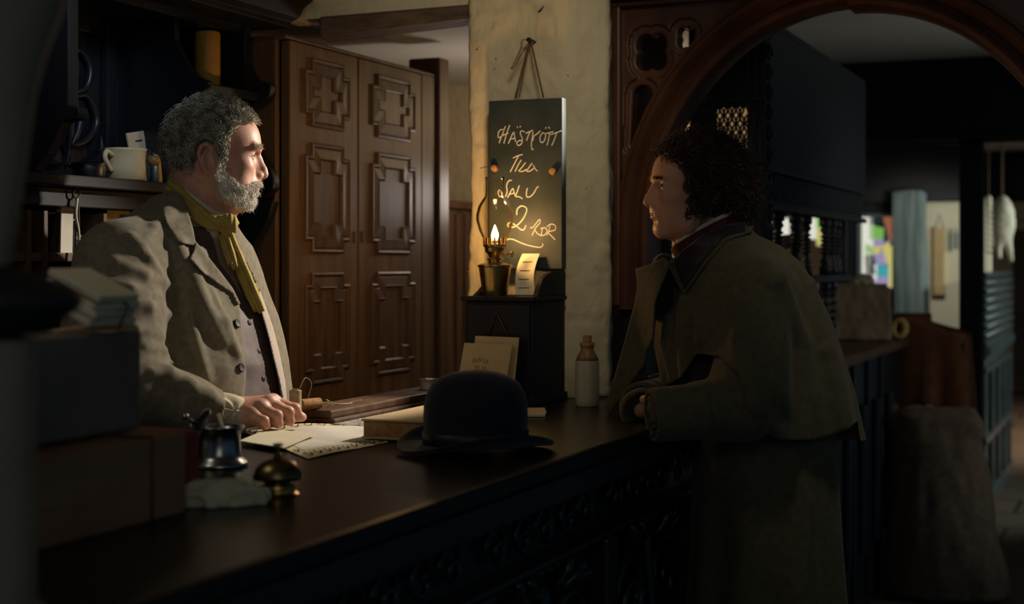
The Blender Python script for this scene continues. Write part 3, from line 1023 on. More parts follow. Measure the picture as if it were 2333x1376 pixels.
# inner partition
pts = [(-2.63, 1.60), (-2.25, 1.60), (-2.25, 1.78), (-2.20, 1.82), (-2.14, 1.855), (-2.13, 1.87), (-2.165, 1.89), (-2.20, 1.93), (-2.225, 1.98), (-2.23, 2.05), (-2.63, 2.05)]
sp = spline(pts[2:-2], 5)
ob('partition', G().prism(pts[:2] + [tuple(q) for q in sp] + pts[-2:], lambda u, v, d: (u, d, v), DYP, DYP + 0.02), M['black_oak'], drs, bevel=0.002)
ob('shelf', G().box(XB - 0.01, XS, DY0 - 0.9, DY1 - 0.03, 1.588, 1.615), M['cabinet'], drs, bevel=0.004)
ob('shelf', G().box(XB - 0.01, -2.15, DYP + 0.02, DY1 - 0.03, 1.848, 1.872), M['black_oak'], drs, bevel=0.004)
# carved back panel with frame
g = G()
XP = -2.40
g.box(XB, XP, DY0 - 0.85, DYP, 1.60, 2.05)
ob('back_panel', g, M['black_oak'], drs)
g = G()
for y0, y1 in ((DY0 + 0.0, DY0 + 0.05), (DY0 + 0.10, DY0 + 0.125), (DYP - 0.07, DYP - 0.035)):
    g.box(XP, XP + 0.022, y0, y1, 1.62, 2.02)
g.box(XP, XP + 0.02, DY0 - 0.8, DYP - 0.03, 1.985, 2.05).box(XP, XP + 0.024, DY0 - 0.8, DYP - 0.03, 1.60, 1.635)
ob('panel_frame', g, M['black_oak'], drs, bevel=0.005)
g = G()
yc = (DY0 + DYP) / 2 + 0.04


def bend(pts, r):
    q = spline([(XP + 0.004 + d, yc + a, z) for a, z, d in pts], 7)
    n = len(q)
    g.tube(q, r * np.sin(np.linspace(0.15, math.pi - 0.1, n)) + 0.0015, 8)


for s in (-1, 1):
    bend([(0, 1.70, 0.0), (s * 0.06, 1.72, 0.01), (s * 0.10, 1.77, 0.012), (s * 0.07, 1.83, 0.008), (s * 0.02, 1.82, 0.004)], 0.010)
    bend([(0, 1.68, 0.0), (s * 0.03, 1.74, 0.012), (s * 0.035, 1.79, 0.012), (s * 0.01, 1.83, 0.004)], 0.009)
    bend([(0, 1.83, 0.0), (s * 0.06, 1.85, 0.01), (s * 0.075, 1.90, 0.012), (s * 0.045, 1.94, 0.006), (s * 0.02, 1.92, 0.002)], 0.009)
    bend([(0, 1.84, 0.0), (s * 0.025, 1.89, 0.012), (s * 0.012, 1.95, 0.004)], 0.009)
    bend([(s * 0.01, 1.66, 0.0), (s * 0.07, 1.66, 0.01), (s * 0.12, 1.69, 0.008), (s * 0.13, 1.74, 0.003)], 0.010)
bend([(0, 1.65, 0.0), (0.004, 1.75, 0.014), (0, 1.86, 0.012), (0, 1.96, 0.003)], 0.008)
ob('carved_tulip', g, M['black_oak'], drs, smooth=True)
# cornice
g = G()
prof = [(-2.66, 2.05), (-2.10, 2.05), (-2.10, 2.065), (-2.075, 2.075), (-2.06, 2.10), (-2.035, 2.115), (-2.02, 2.135), (-2.02, 2.15), (-2.66, 2.15)]
g.prism(prof, lambda u, v, d: (u, d, v), DY0 - 0.9, DY1 + 0.05)
ob('cornice', g, M['cabinet'], drs, bevel=0.002)
# frieze under the cornice
ob('frieze', G().box(XB, -2.20, DY0 - 0.85, DY1 - 0.03, 2.03, 2.05), M['black_oak'], drs)
# pigeonholes
g = G()
PX = -2.20
ob('pigeonhole_back', G().box(XB, -2.48, DY0 - 0.9, DY1 - 0.03, 1.0, 1.575), M['black_oak'], drs)
ob('rail', G().box(-2.46, PX, DY0 - 0.9, DY1 - 0.03, 1.545, 1.588), M['cabinet'], drs, bevel=0.003)
divs = []
for px in (62, 100, 236, 330):
    q = onx(px, 500, PX)
    d = ob('divider', G().box(-2.48, PX, q[1], q[1] + 0.014, 1.0, 1.535), M['cupboard_d'], drs, bevel=0.002)
    divs.append(q[1])
zz = onx(150, 586, PX)[2]
g = G()
for a, b in zip([DY0 - 0.9] + [y + 0.014 for y in divs], divs + [DY1 - 0.03]):
    g.box(-2.48, PX - 0.002, a, b, zz - 0.010, zz + 0.010)
ob('pigeonhole_shelf', g, M['cupboard_d'], drs, bevel=0.002)

# ================================================================== BOOTH ON THE FAR BAR
booth = thing('carved_bar_screen', (-1.2, 5.3, CZ), 'carved black oak screen with lattice and turned balusters on the far bar', 'bar screen')
bx0, bx1, by0, by1 = -1.29, -1.05, 4.44, 6.20
g = G()
g.box(bx1 - 0.03, bx1, by0, by1, 1.72, 2.15)                       # long side
g.box(bx0, bx1 - 0.03, by1 - 0.03, by1, 1.72, 2.15)
g.box(bx0, bx1, by0, by1, 2.15, 2.17)
ob('side_panel', g, M['booth'], booth, bevel=0.004)
g = G()
g.box(bx1 - 0.045, bx1 - 0.012, by0 + 0.03, by1 - 0.02, 1.60, 1.718)
for y in np.arange(by0 + 0.06, by1 - 0.05, 0.045):
    g.box(bx1 - 0.012, bx1 - 0.006, y, y + 0.022, 1.615, 1.70)
g.box(bx1 - 0.05, bx1 + 0.012, by0, by1, 1.700, 1.722).box(bx1 - 0.05, bx1 + 0.004, by0, by1, 1.585, 1.603)
ob('frieze', g, M['booth'], booth, bevel=0.003)
# near face with the lattice window
lw0, lw1 = ony(1628, 300, by0)[0], ony(1702, 300, by0)[0]
lz0, lz1 = 1.74, 1.90
g = G()
g.box(bx0, lw0, by0, by0 + 0.03, 1.40, 2.15).box(lw1, bx1 - 0.03, by0, by0 + 0.03, 1.40, 2.15)
g.box(lw0, lw1, by0, by0 + 0.03, lz1, 2.15).box(lw0, lw1, by0, by0 + 0.03, 1.40, lz0)
for x in (bx0, lw0 + 0.10, bx1 - 0.035):
    g.box(x, x + 0.014, by0 - 0.012, by0, 1.93, 2.14)
g.box(bx0, bx1, by0 - 0.016, by0, 1.91, 1.93).box(bx0, bx1, by0 - 0.012, by0, 1.70, 1.72)
ob('end_panel', g, M['booth'], booth, bevel=0.003)
g = G()
nx, nz = 4, 3
cw, chh = (lw1 - lw0) / nx, (lz1 - lz0) / nz
for i in range(nx + 1):
    for j in range(nz + 1):
        for a in range(2):
            x, z = lw0 + (i + 0.5 * a) * cw, lz0 + (j + 0.5 * a) * chh
            if not (lw0 - 0.001 <= x <= lw1 + 0.001 and lz0 - 0.001 <= z <= lz1 + 0.001):
                continue
            pts = []
            for t in np.linspace(0, 2 * math.pi, 25):
                q = 0.56 if True else 0.5
                pts.append((np.clip(x + cw * 0.5 * math.cos(t), lw0, lw1), by0 + 0.015, np.clip(z + chh * 0.5 * math.sin(t), lz0, lz1)))
            g.tube(pts, 0.0034, 6)
ob('lattice', g, M['booth'], booth, smooth=True)
g = G()
rs = []
for k in range(12):
    z = 1.42 + k * 0.062
    for s in (-1, 1):
        g.tube(spline([(bx1 + 0.002, by0 + 0.03, z), (bx1 + 0.006, by0 + 0.03 + s * 0.022, z + 0.02), (bx1 + 0.002, by0 + 0.03 + s * 0.006, z + 0.05)], 4), 0.005, 6)
g.box(bx1 - 0.06, bx1 + 0.004, by0 - 0.006, by0 + 0.07, CZ, 1.70)
ob('corner_pilaster', g, M['booth'], booth, bevel=0.002)
# middle rail and balusters
ob('rail', G().box(bx1 - 0.06, bx1 + 0.012, by0 + 0.07, 5.80, 1.352, 1.378), M['booth'], booth, bevel=0.004)
ob('end_post', G().box(bx1 - 0.05, bx1, 5.75, 5.80, 1.378, 1.585), M['booth'], booth, bevel=0.004)


def baluster(h):
    g = G()
    prof = [(0.022, 0), (0.022, 0.03), (0.014, 0.035), (0.020, 0.05), (0.012, 0.062), (0.010, 0.075)]
    n = 5
    a, b = 0.075, h - 0.06
    for k in range(n):
        z = a + (b - a) * k / n
        dz = (b - a) / n
        prof += [(0.0105, z + 0.05 * dz), (0.018, z + 0.35 * dz), (0.0195, z + 0.5 * dz), (0.018, z + 0.65 * dz), (0.0105, z + 0.95 * dz)]
    prof += [(0.012, h - 0.055), (0.020, h - 0.045), (0.014, h - 0.032), (0.022, h - 0.028), (0.022, h)]
    g.lathe(prof, (0, 0, 0), 14)
    V = np.concatenate(g.V)
    return V, g.F


bal_up, bal_lo = None, None
for px in (1733, 1772, 1812, 1836, 1880, 1896, 1925):
    q = onx(px, 560, bx1 - 0.026)
    if q[1] < by0 + 0.1 or q[1] > by1 - 0.08:
        q[1] = min(max(q[1], by0 + 0.1), by1 - 0.08)
    for zb, h in ((1.378, 0.207), (CZ, 0.282)):
        if zb == CZ and px > 1900:
            continue
        if q[1] > 5.72:
            q[1] = 5.70
        V, Fc = baluster(h)
        o = link_mesh('baluster', V + np.array([bx1 - 0.026, q[1], zb]), Fc, M['booth'], booth, None, True)

# far bar under it
bar = thing('far_bar_counter', (-1.3, 5.5, 0), 'dark far bar continuing beyond the arch', 'counter')
ob('bar_top', G().box(-1.62, -1.01, 4.12, 7.15, CZ - 0.04, CZ), M['cupboard_d'], bar, bevel=0.008)
g = G().box(-1.58, -1.05, 4.14, 7.1, 0, CZ - 0.04)
ob('bar_body', g, M['black_oak'], bar)
g = G()
for y in np.arange(4.2, 6.8, 0.33):
    g.box(-1.05, -1.035, y, y + 0.05, 0.08, CZ - 0.05)
    g.tube([(-1.04, y + 0.19, 0.25), (-1.035, y + 0.19, 0.85)], 0.02, 8)
ob('front_frame', g, M['black_oak'], bar, bevel=0.004)

# ================================================================== THINGS OF THE FAR ROOM
# two carved heads with caps behind the balusters
def carved_head(px, py, Y, label):
    c = W(px, py, Y)
    c[0] = bx1 - 0.115
    Yc = Y
    # facing right and a little to us
    def f(p):
        q = p - c
        d = ell(q, (0, 0, 0), (0.036, 0.044, 0.052))
        d = smin(d, ell(q, (0.0, 0.030, -0.004), (0.018, 0.014, 0.020)), 0.012)
        d = smin(d, ell(q, (0.0, 0.047, -0.006), (0.008, 0.010, 0.011)), 0.006)
        d = smin(d, ell(q, (0, 0.030, -0.036), (0.020, 0.018, 0.016)), 0.012)
        d = smin(d, cap(q, (0, -0.01, -0.03), (0, -0.016, -0.085), 0.026, 0.03), 0.012)
        d = smin(d, ell(q, (0, -0.01, -0.125), (0.048, 0.062, 0.045)), 0.02)
        d = smin(d, np.maximum(ell(q, (0, 0.0, -0.03), (0.05, 0.05, 0.03)), 1), 0.001)
        return np.maximum(d, (CZ + 0.302) - p[:, 2])
    t = thing('carved_wooden_head', (c[0], c[1], CZ + 0.31), label, 'carving')
    sdf_obj('head', f, c - 0.2, c + 0.2, 0.006, M['cupboard_d'], t)
    g = G().lathe([(0.040, 0.022), (0.047, 0.028), (0.050, 0.05), (0.056, 0.062), (0.05, 0.07), (0.0, 0.075)], c, 20)
    g.lathe([(0.0, 0.020), (0.044, 0.020), (0.048, 0.024), (0.044, 0.028), (0, 0.028)], c + np.array([0, 0.028, 0]), 18, sx=0.8)
    ob('cap', g, M['felt'], t, smooth=True)


carved_head(1790, 566, 4.95, 'small carved wooden head in a dark cap, nearer one behind the balusters')
carved_head(1862, 580, 5.35, 'small carved wooden head in a dark cap, farther one behind the balusters')

# kraft paper bag on the far bar
q0, q1 = onz(1893, 770, CZ), onz(2022, 765, CZ)
def f_bag(p):
    c = np.array([-1.225, 6.22, CZ + 0.123])
    R = np.array(Matrix.Rotation(0.36, 3, 'Z'))
    q = (p - c) @ R
    d = rbox(q, (0, 0, 0), (0.130, 0.070, 0.122), 0.012)
    return np.maximum(d - 0.006 * vnoise(q * [14, 14, 9], 5) - 0.003 * vnoise(q * [40, 40, 24], 6), CZ + 0.001 - p[:, 2])
# position so that it lands where it stands on the bar
cb = W(1958, 706, 6.78)
def f_bag2(p):
    return f_bag(p - np.array([cb[0] + 1.225, cb[1] - 6.22, 0]))
t = thing('paper_bag', (cb[0], cb[1], CZ), 'brown paper bag with a folded top standing on the far bar', 'bag')
sdf_obj('bag', f_bag2, (cb[0] - 0.25, cb[1] - 0.25, CZ), (cb[0] + 0.25, cb[1] + 0.25, CZ + 0.33), 0.006, M['bag'], t)
ob('folded_top', G().obox((cb[0], cb[1], CZ + 0.248), (0.245, 0.03, 0.02), 0.36).obox((cb[0] + 0.022, cb[1] - 0.068, CZ + 0.10), (0.20, 0.006, 0.008), 0.36), M['bag'], t, bevel=0.004)

# small ornaments on the bag's far side: pale crumpled paper
def f_cp(p):
    c = W(1964, 640, 7.02)
    return ell(p, c, (0.055, 0.04, 0.03)) - 0.012 * vnoise(p * 40, 2)
cpt = W(1964, 640, 7.02)
g = G().box(cpt[0] - 0.05, cpt[0] + 0.05, cpt[1] - 0.05, cpt[1] + 0.05, CZ, cpt[2] - 0.02)
t = thing('wooden_caddy', (cpt[0], cpt[1], CZ), 'dark wooden box topped with pale crumpled paper, behind the paper bag', 'box')
ob('box', g, M['black_oak'], t, bevel=0.004)
sdf_obj('crumpled_paper', f_cp, cpt - 0.09, cpt + 0.09, 0.005, M['paper'], t)

# russet cloth over a stool-high cask beside the bar end
cx_, cy_ = -0.93, 7.34
st = thing('tall_stool', (cx_, cy_, 0), 'dark tall stool at the end of the far bar, under the russet cloth', 'stool')
ob('seat', G().obox((cx_, cy_, 1.03), (0.33, 0.29, 0.04)), M['black_oak'], st, bevel=0.006)
for a in (-1, 1):
    for b in (-1, 1):
        ob('leg', G().tube([(cx_ + a * 0.16, cy_ + b * 0.14, 0), (cx_ + a * 0.12, cy_ + b * 0.10, 1.01)], 0.02), M['black_oak'], st, smooth=True)
ob('stretcher', G().tube([(cx_ - 0.15, cy_ - 0.13, 0.3), (cx_ + 0.15, cy_ - 0.13, 0.3)], 0.013).tube([(cx_ - 0.15, cy_ + 0.13, 0.3), (cx_ + 0.15, cy_ + 0.13, 0.3)], 0.013), M['black_oak'], st, smooth=True)
# draped cloth as a folded surface with thickness
def drape_cloth():
    n, m = 44, 26
    top = []
    W0 = [onz(2050, 1, 1)[0] if False else 0]
    rows = []
    for j in range(m):
        v = j / (m - 1)
        ring = []
        for i in range(n):
            a = 2 * math.pi * i / n
            sx, sy = 0.182, 0.165
            c, s = math.cos(a), math.sin(a)
            k = (abs(c) ** 5 + abs(s) ** 5) ** (-1 / 5)
            fold = 1 + (0.10 * math.sin(a * 7 + 0.6) + 0.06 * math.sin(a * 12 + 1)) * v ** 1.1 + 0.04 * v - 0.03 * (1 - v) ** 3
            z = 1.120 - (0.40 + 0.03 * math.sin(a * 2 + 1)) * v ** 1.05 + 0.018 * math.sin(a * 3 + 0.5) * v - 0.05 * c * (1 - 0.3 * v)
            ring.append((cx_ + sx * k * c * fold, cy_ + sy * k * s * fold, z))
        rows.append(ring)
    cap_ = [[(cx_ + (x - cx_) * t, cy_ + (y - cy_) * t, z + 0.012) for x, y, z in rows[0]] for t in (0.02, 0.5, 0.93)]
    return G().rings(cap_ + rows, True, True, False)
o = ob('draped_cloth', drape_cloth(), M['brown_cloth'], smooth=True)
sm = o.modifiers.new('solid', 'SOLIDIFY')
sm.thickness = 0.006
sm.offset = 1
tag(o, 'russet brown cloth draped over the stool at the end of the far bar', 'cloth')
# coil of straw rope lying on the bar end
g = G()
cr = W(2050, 748, 6.80)
for k in range(4):
    pts = [(cr[0] + (0.032 + 0.004 * math.sin(k)) * math.cos(a) * 0.8, cr[1] + 0.01 * math.sin(a * 1.0) + k * 0.016 - 0.03, CZ + 0.052 + 0.036 * math.sin(a)) for a in np.linspace(0, 2 * math.pi, 28)]
    g.tube(pts, 0.014, 7)
tag(ob('rope_coil', g, M['straw'], smooth=True), 'coil of yellow straw rope on the end of the far bar', 'rope')

# sack
sc0 = W(2152, 600, 6.38)
def f_sack(p):
    q = p - np.array([sc0[0], sc0[1], 0])
    d = loft(q, [(0.0, 0, 0, 0.18, 0.18), (0.02, 0.015, 0, 0.25, 0.22), (0.12, 0.012, 0, 0.25, 0.225), (0.3, -0.01, 0, 0.225, 0.21), (0.5, -0.025, 0, 0.205, 0.185), (0.66, -0.04, 0, 0.19, 0.15), (0.76, -0.045, 0, 0.175, 0.10), (0.80, -0.045, 0, 0.155, 0.04)], 2.4)
    d = smin(d, ell(q, (0.125, -0.03, 0.72), (0.045, 0.05, 0.05)), 0.03)
    d = smin(d, ell(q, (-0.20, 0.0, 0.735), (0.05, 0.05, 0.045)), 0.03)
    n = 0.012 * vnoise(q * [9, 9, 4], 12) + 0.006 * vnoise(q * [22, 22, 8], 13)
    n = n + 0.006 * np.sin(28 * q[:, 0] + 6 * q[:, 2]) * np.clip((q[:, 2] - 0.45) / 0.25, 0, 1)
    return (d - n) * 0.8
sdo = sdf_obj('grain_sack', f_sack, (sc0[0] - 0.36, sc0[1] - 0.34, 0.002), (sc0[0] + 0.36, sc0[1] + 0.34, 0.84), 0.010, M['sack'], base=(sc0[0], sc0[1], 0))
tag(sdo, 'full brown sackcloth sack standing on the floor at the far end', 'sack')

# carved screen / settle end beyond the post
sx0 = -0.84
scn = thing('carved_settle', (sx0 - 0.03, 9.6, 0), 'carved dark settle back with a studded lattice, past the black post', 'settle')
ob('back_panel', G().box(sx0 - 0.05, sx0, 8.70, 10.5, 0, 1.36), M['carved'], scn, bevel=0.006)
g = G()
for z0, z1 in ((0.0, 0.10), (0.88, 0.98), (0.80, 0.83), (0.40, 0.44), (1.34, 1.37)):
    g.box(sx0, sx0 + 0.035, 8.70, 10.5, z0, z1)
for y in (8.70, 9.15, 9.6, 10.05, 10.44):
    g.box(sx0, sx0 + 0.028, y, y + 0.06, 0.1, 0.80)
ob('frame', g, M['carved'], scn, bevel=0.006)
g = G()
for i in range(17):
    for j in range(7):
        y, z = 8.76 + i * 0.105 + (0.05 if j % 2 else 0), 1.01 + j * 0.05
        g.lathe([(0.0, -0.022), (0.024, -0.014), (0.034, 0), (0.024, 0.014), (0, 0.022)], (sx0 + 0.012, y, z), 8, cap0=False, cap1=False)
ob('studding', g, M['carved'], scn, smooth=True)
g = G()
for k in range(24):
    g.box(sx0 + 0.035, sx0 + 0.05, 8.74 + k * 0.073, 8.78 + k * 0.073, 0.90, 0.95)
ob('dentils', g, M['carved'], scn, bevel=0.004)

# plucked bird hanging above the settle
bc = W(2283, 512, 8.9)
def f_bird(p):
    q = p - bc
    d = ell(q, (0.0, 0, 0.02), (0.075, 0.07, 0.155))
    d = smin(d, cap(q, (0.03, 0, -0.10), (0.055, 0.0, -0.21), 0.028, 0.012), 0.02)
    d = smin(d, cap(q, (-0.02, -0.02, -0.10), (-0.015, -0.02, -0.19), 0.026, 0.014), 0.015)
    d = smin(d, cap(q, (-0.05, 0.0, 0.0), (-0.075, 0.0, -0.11), 0.026, 0.016), 0.02)
    d = smin(d, cap(q, (-0.07, 0.0, -0.1), (-0.06, 0.0, -0.17), 0.016, 0.012), 0.01)
    return d - 0.003 * vnoise(q * 40, 3)
bird = thing('hanging_fowl', tuple(bc + np.array([0, 0, 0.17])), 'pale plucked fowl hanging from the beam beyond the black post', 'fowl')
sdf_obj('body', f_bird, bc - 0.26, bc + 0.26, 0.007, M['bird'], bird)
ob('cord', G().tube([(bc[0], bc[1], bc[2] + 0.15), (bc[0], bc[1], 2.18)], 0.006), M['string'], bird)
rb = W(2252, 520, 8.75)
g = G()
for k in range(10):
    g.lathe([(0.0, -0.019), (0.014, -0.012), (0.021, 0), (0.014, 0.012), (0, 0.019)], (rb[0], rb[1], rb[2] - 0.13 + k * 0.034), 10, cap0=False, cap1=False)
t = thing('hanging_onion_string', (rb[0], rb[1], rb[2]), 'string of pale small bulbs hanging beside the fowl', 'onion string')
ob('bulbs', g, M['pewter'] if False else M['bird'], t, smooth=True)
ob('cord', G().tube([(rb[0], rb[1], rb[2] - 0.15), (rb[0], rb[1], 2.18)], 0.004), M['string'], t)

# board and things hanging on the cream wall
q = ony(2140, 580, 9.46)
bd = thing('hanging_board', (q[0], 9.49, q[2] - 0.2), 'narrow pale board hanging on the cream wall at the far end', 'board')
xa, xb = X95(2126, 9.46), X95(2152, 9.46)
za, zb = ony(2140, 672, 9.46)[2], ony(2140, 520, 9.46)[2]
ob('board', G().box(xa, xb, 9.465, 9.495, za, zb), M['manila'], bd, bevel=0.004)
ob('frame', G().box(xa - 0.01, xa, 9.455, 9.498, za - 0.01, zb + 0.01).box(xa, xb, 9.455, 9.498, za - 0.01, za), M['string'], bd)
ob('cord', G().tube([(xa + 0.01, 9.48, zb), ((xa + xb) / 2, 9.485, zb + 0.09), (xb - 0.01, 9.48, zb)], 0.004), M['string'], bd)
for i, (pa, pb, ya, yb) in enumerate(((2160, 2168, 530, 572), (2174, 2182, 530, 566))):
    xa, xb = X95(pa, 9.46), X95(pb, 9.46)
    za, zb = ony(2165, yb, 9.46)[2], ony(2165, ya, 9.46)[2]
    o = ob('pot_cloth', G().box(xa, xb, 9.47, 9.498, za, zb).box(xa + 0.006, xb - 0.006, 9.475, 9.498, zb, zb + 0.03), M['grey_wood'], bevel=0.004)
    tag(o, ('small grey cloth hanging nearest the pale board on the cream wall', 'small grey cloth hanging farthest right on the cream wall')[i], 'cloth', 'cloths on the cream wall')

# ================================================================== THINGS ON THE DRESSER
def shelf_pt(px, x0, z):
    q = onx(px, 400, x0)
    return np.array([x0, q[1], z])


c = shelf_pt(203, -2.24, 1.615)
t = thing('tin_pot', tuple(c), 'dull metal pot with a lid on the dresser shelf', 'pot')
ob('pot', G().lathe([(0.0, 0), (0.034, 0), (0.037, 0.004), (0.037, 0.030), (0.0, 0.030)], c, 32), M['dark_tin'], t, smooth='auto')
ob('lid', G().lathe([(0.0, 0.030), (0.041, 0.030), (0.042, 0.034), (0.036, 0.038), (0.0, 0.040)], c, 32), M['dark_tin'], t, smooth='auto')
c = shelf_pt(285, -2.235, 1.615)
t = thing('earthenware_mug', tuple(c), 'cream earthenware mug with a card leaning behind, on the dresser shelf', 'mug')
ob('mug_body', G().lathe([(0.0, 0), (0.042, 0), (0.047, 0.006), (0.0485, 0.03), (0.047, 0.05), (0.049, 0.072), (0.052, 0.078), (0.048, 0.078), (0.044, 0.06), (0.044, 0.012), (0.0, 0.010)], c, 40), M['mug'], t, smooth=True)
ob('handle', G().tube(spline([c + (0, -0.047, 0.06), c + (0, -0.068, 0.068), c + (0, -0.074, 0.050), c + (0, -0.05, 0.022)], 7), 0.006), M['mug'], t, smooth=True)
# card leaning behind the mug
c2 = shelf_pt(318, -2.31, 1.615)
o = ob('visiting_card', G().obox(c2 + np.array([0, 0, 0.068]), (0.004, 0.080, 0.132), 0.1, 0.16, -0.12), M['paper'])
o2 = ob('writing', G().obox(c2 + np.array([-0.003, 0.0, 0.112]), (0.0052, 0.03, 0.003), 0.1, 0.16, -0.12), M['ink'], o)
tag(o, 'cream card standing behind the earthenware mug', 'card')
c = shelf_pt(352, -2.30, 1.615)
t = thing('glass_knob_jar', tuple(c), 'dark jar with a round pale knob beside the mug on the dresser', 'jar')
ob('jar_body', G().lathe([(0, 0), (0.026, 0), (0.028, 0.01), (0.028, 0.07), (0.018, 0.085), (0.018, 0.092), (0, 0.092)], c, 24), M['dark_tin'], t, smooth=True)
ob('knob', G().lathe([(0.004, 0.092), (0.006, 0.096), (0.0105, 0.103), (0.011, 0.108), (0.008, 0.114), (0, 0.1165)], c, 20, cap1=False), M['paper'], t, smooth=True)
c = shelf_pt(362, -2.215, 1.615)
t = thing('wooden_scoop', tuple(c), 'small wooden scoop with a curled handle right of the mug', 'scoop')
ob('handle', G().tube(spline([c + (0, 0.006, 0.0), c + (0, 0.002, 0.03), c + (0, -0.002, 0.055), c + (0, -0.012, 0.066), c + (0, -0.022, 0.060)], 6), 0.0055), M['ochre'], t, smooth=True)
ob('bowl', G().lathe([(0, 0.040), (0.012, 0.044), (0.016, 0.054), (0.014, 0.066), (0.011, 0.066), (0.010, 0.05), (0, 0.046)], c + np.array([0, -0.022, 0.0]), 18), M['stone_brown'], t, smooth=True)
# ochre cylinder on the upper shelf
c = np.array([-2.25, 3.265, 1.872])
t = thing('ochre_pottery_jar', tuple(c), 'tall ochre yellow pottery jar on the upper dresser shelf', 'jar')
ob('jar_body', G().lathe([(0, 0), (0.030, 0), (0.033, 0.004), (0.033, 0.146), (0.030, 0.152), (0.028, 0.152), (0.028, 0.01), (0, 0.008)], c, 36), M['ochre'], t, smooth='auto')

# letters and cards in the pigeonholes
def letter(pxc, x0, z, wy, hz, m, label, lean=0.0, roll=0.0, stamp=True, group='letters in the pigeonholes'):
    q = onx(pxc, 500, x0)
    c = np.array([x0, q[1], z + hz / 2])
    o = ob('letter', G().obox(c, (0.003, wy, hz), 0.0, roll, lean), m)
    tag(o, label, 'letter', group)
    if stamp:
        ob('stamp', G().obox(c + np.array([0.002, -wy * 0.15, hz * 0.36]), (0.0012, wy * 0.45, wy * 0.4), 0, roll, lean), M['stamp'], o)
    return o


zsh = zz + 0.010
letter(152, -2.235, zsh, 0.040, 0.155, M['sheet'], 'white letter with a blue stamp upright in the left pigeonhole', 0.05, 0.03)
letter(168, -2.26, zsh, 0.026, 0.15, M['paper'], 'cream letter behind the stamped white letter', 0.08, 0.06, False)
letter(133, -2.30, zsh, 0.03, 0.11, M['grey_card'], 'grey letter at the back of the left pigeonhole', 0.1, -0.08, False)
letter(268, -2.25, zsh, 0.085, 0.128, M['yellow_card'], 'yellow card filling the pigeonhole beside the shoulder of the innkeeper', 0.03, 0.0, False)
letter(285, -2.235, zsh, 0.06, 0.075, M['yellow_card'], 'shorter yellow card standing before the taller yellow card', 0.05, 0.12, False)
letter(126, -2.24, 1.30, 0.035, 0.075, M['sheet'], 'white letter sticking up in the lower pigeonhole', 0.1, -0.45, False)
# keys on a hook at the rail
q = onx(172, 440, -2.192)
t = thing('key_bunch', (q[0], q[1], q[2]), 'iron keys hanging on a ring from the pigeonhole rail', 'keys')
g = G()
rc = np.array([-2.190, q[1], q[2]])
ob('ring', G().tube([rc + (0, 0.011 * math.cos(a), 0.011 * math.sin(a)) for a in np.linspace(0, 2 * math.pi, 22)], 0.0022, 6), M['iron'], t, smooth=True)
g = G()
g.tube([rc + (0.002, 0, -0.01), rc + (0.002, -0.004, -0.135)], 0.0028, 7).obox(rc + (0.002, 0.006, -0.095), (0.003, 0.018, 0.004)).obox(rc + (0.002, 0.006, -0.105), (0.003, 0.018, 0.004))
ob('key', g, M['iron'], t)
ob('key', G().tube([rc + (0.004, 0.002, -0.01), rc + (0.004, 0.006, -0.11)], 0.0024, 7).obox(rc + (0.004, 0.0, -0.10), (0.003, 0.015, 0.008)), M['iron'], t)
g = G().tube(spline([rc + (0.003, 0.0, -0.012), rc + (0.006, -0.008, -0.05), rc + (0.005, 0.004, -0.10), rc + (0.006, -0.008, -0.17)], 7), 0.003, 7)
ob('cord', g, M['paper'], t, smooth=True)

# ================================================================== THINGS AT THE CHIMNEY
# little black cabinet
cb_ = thing('writing_cabinet', (-1.47, 3.49, CZ), 'small black cabinet with a sloping upper side, on the counter against the chimney', 'cabinet')
kx0, kx1, ky0, ky1, kz = -1.562, -1.377, 3.38, 3.595, 1.338
ob('carcase', G().box(kx0, kx1, ky0, ky1, CZ, kz - 0.012).box(kx0 - 0.008, kx1 + 0.008, ky0 - 0.010, ky1, CZ, CZ + 0.02), M['cabinet'], cb_, bevel=0.003)
ob('top_board', G().box(kx0 - 0.008, kx1 + 0.006, ky0 - 0.012, ky1, kz - 0.012, kz), M['cabinet'], cb_, bevel=0.003)
side = [(ky0 + 0.02, kz), (ky1, kz), (ky1, kz + 0.062), (ky0 + 0.12, kz + 0.062), (ky0 + 0.06, kz + 0.045), (ky0 + 0.03, kz + 0.012)]
ob('side_gallery', G().prism(side, lambda u, v, d: (d, u, v), kx1 - 0.012, kx1 + 0.002), M['cabinet'], cb_, bevel=0.002)
side2 = [(ky0 + 0.05, kz), (ky1, kz), (ky1, kz + 0.04), (ky0 + 0.13, kz + 0.036), (ky0 + 0.08, kz + 0.012)]
ob('side_gallery', G().prism(side2, lambda u, v, d: (d, u, v), kx0 - 0.004, kx0 + 0.010), M['cabinet'], cb_, bevel=0.002)
dd = ob('door', G().box(kx0 + 0.008, kx1 - 0.008, ky0 - 0.006, ky0, CZ + 0.03, kz - 0.02), M['cabinet'], cb_, bevel=0.003)
q = ony(1130, 700, ky0 - 0.008)
tr = thing('twine_loop', (q[0], ky0 - 0.01, q[2]), 'dark cord looped in a triangle on the front of the black cabinet', 'cord')
a_, b_, c_ = ony(1131, 712, ky0 - 0.010), ony(1112, 765, ky0 - 0.010), ony(1157, 765, ky0 - 0.010)
ob('cord', G().tube([b_, a_, c_], 0.0022, 6), M['string'], tr, smooth=True)
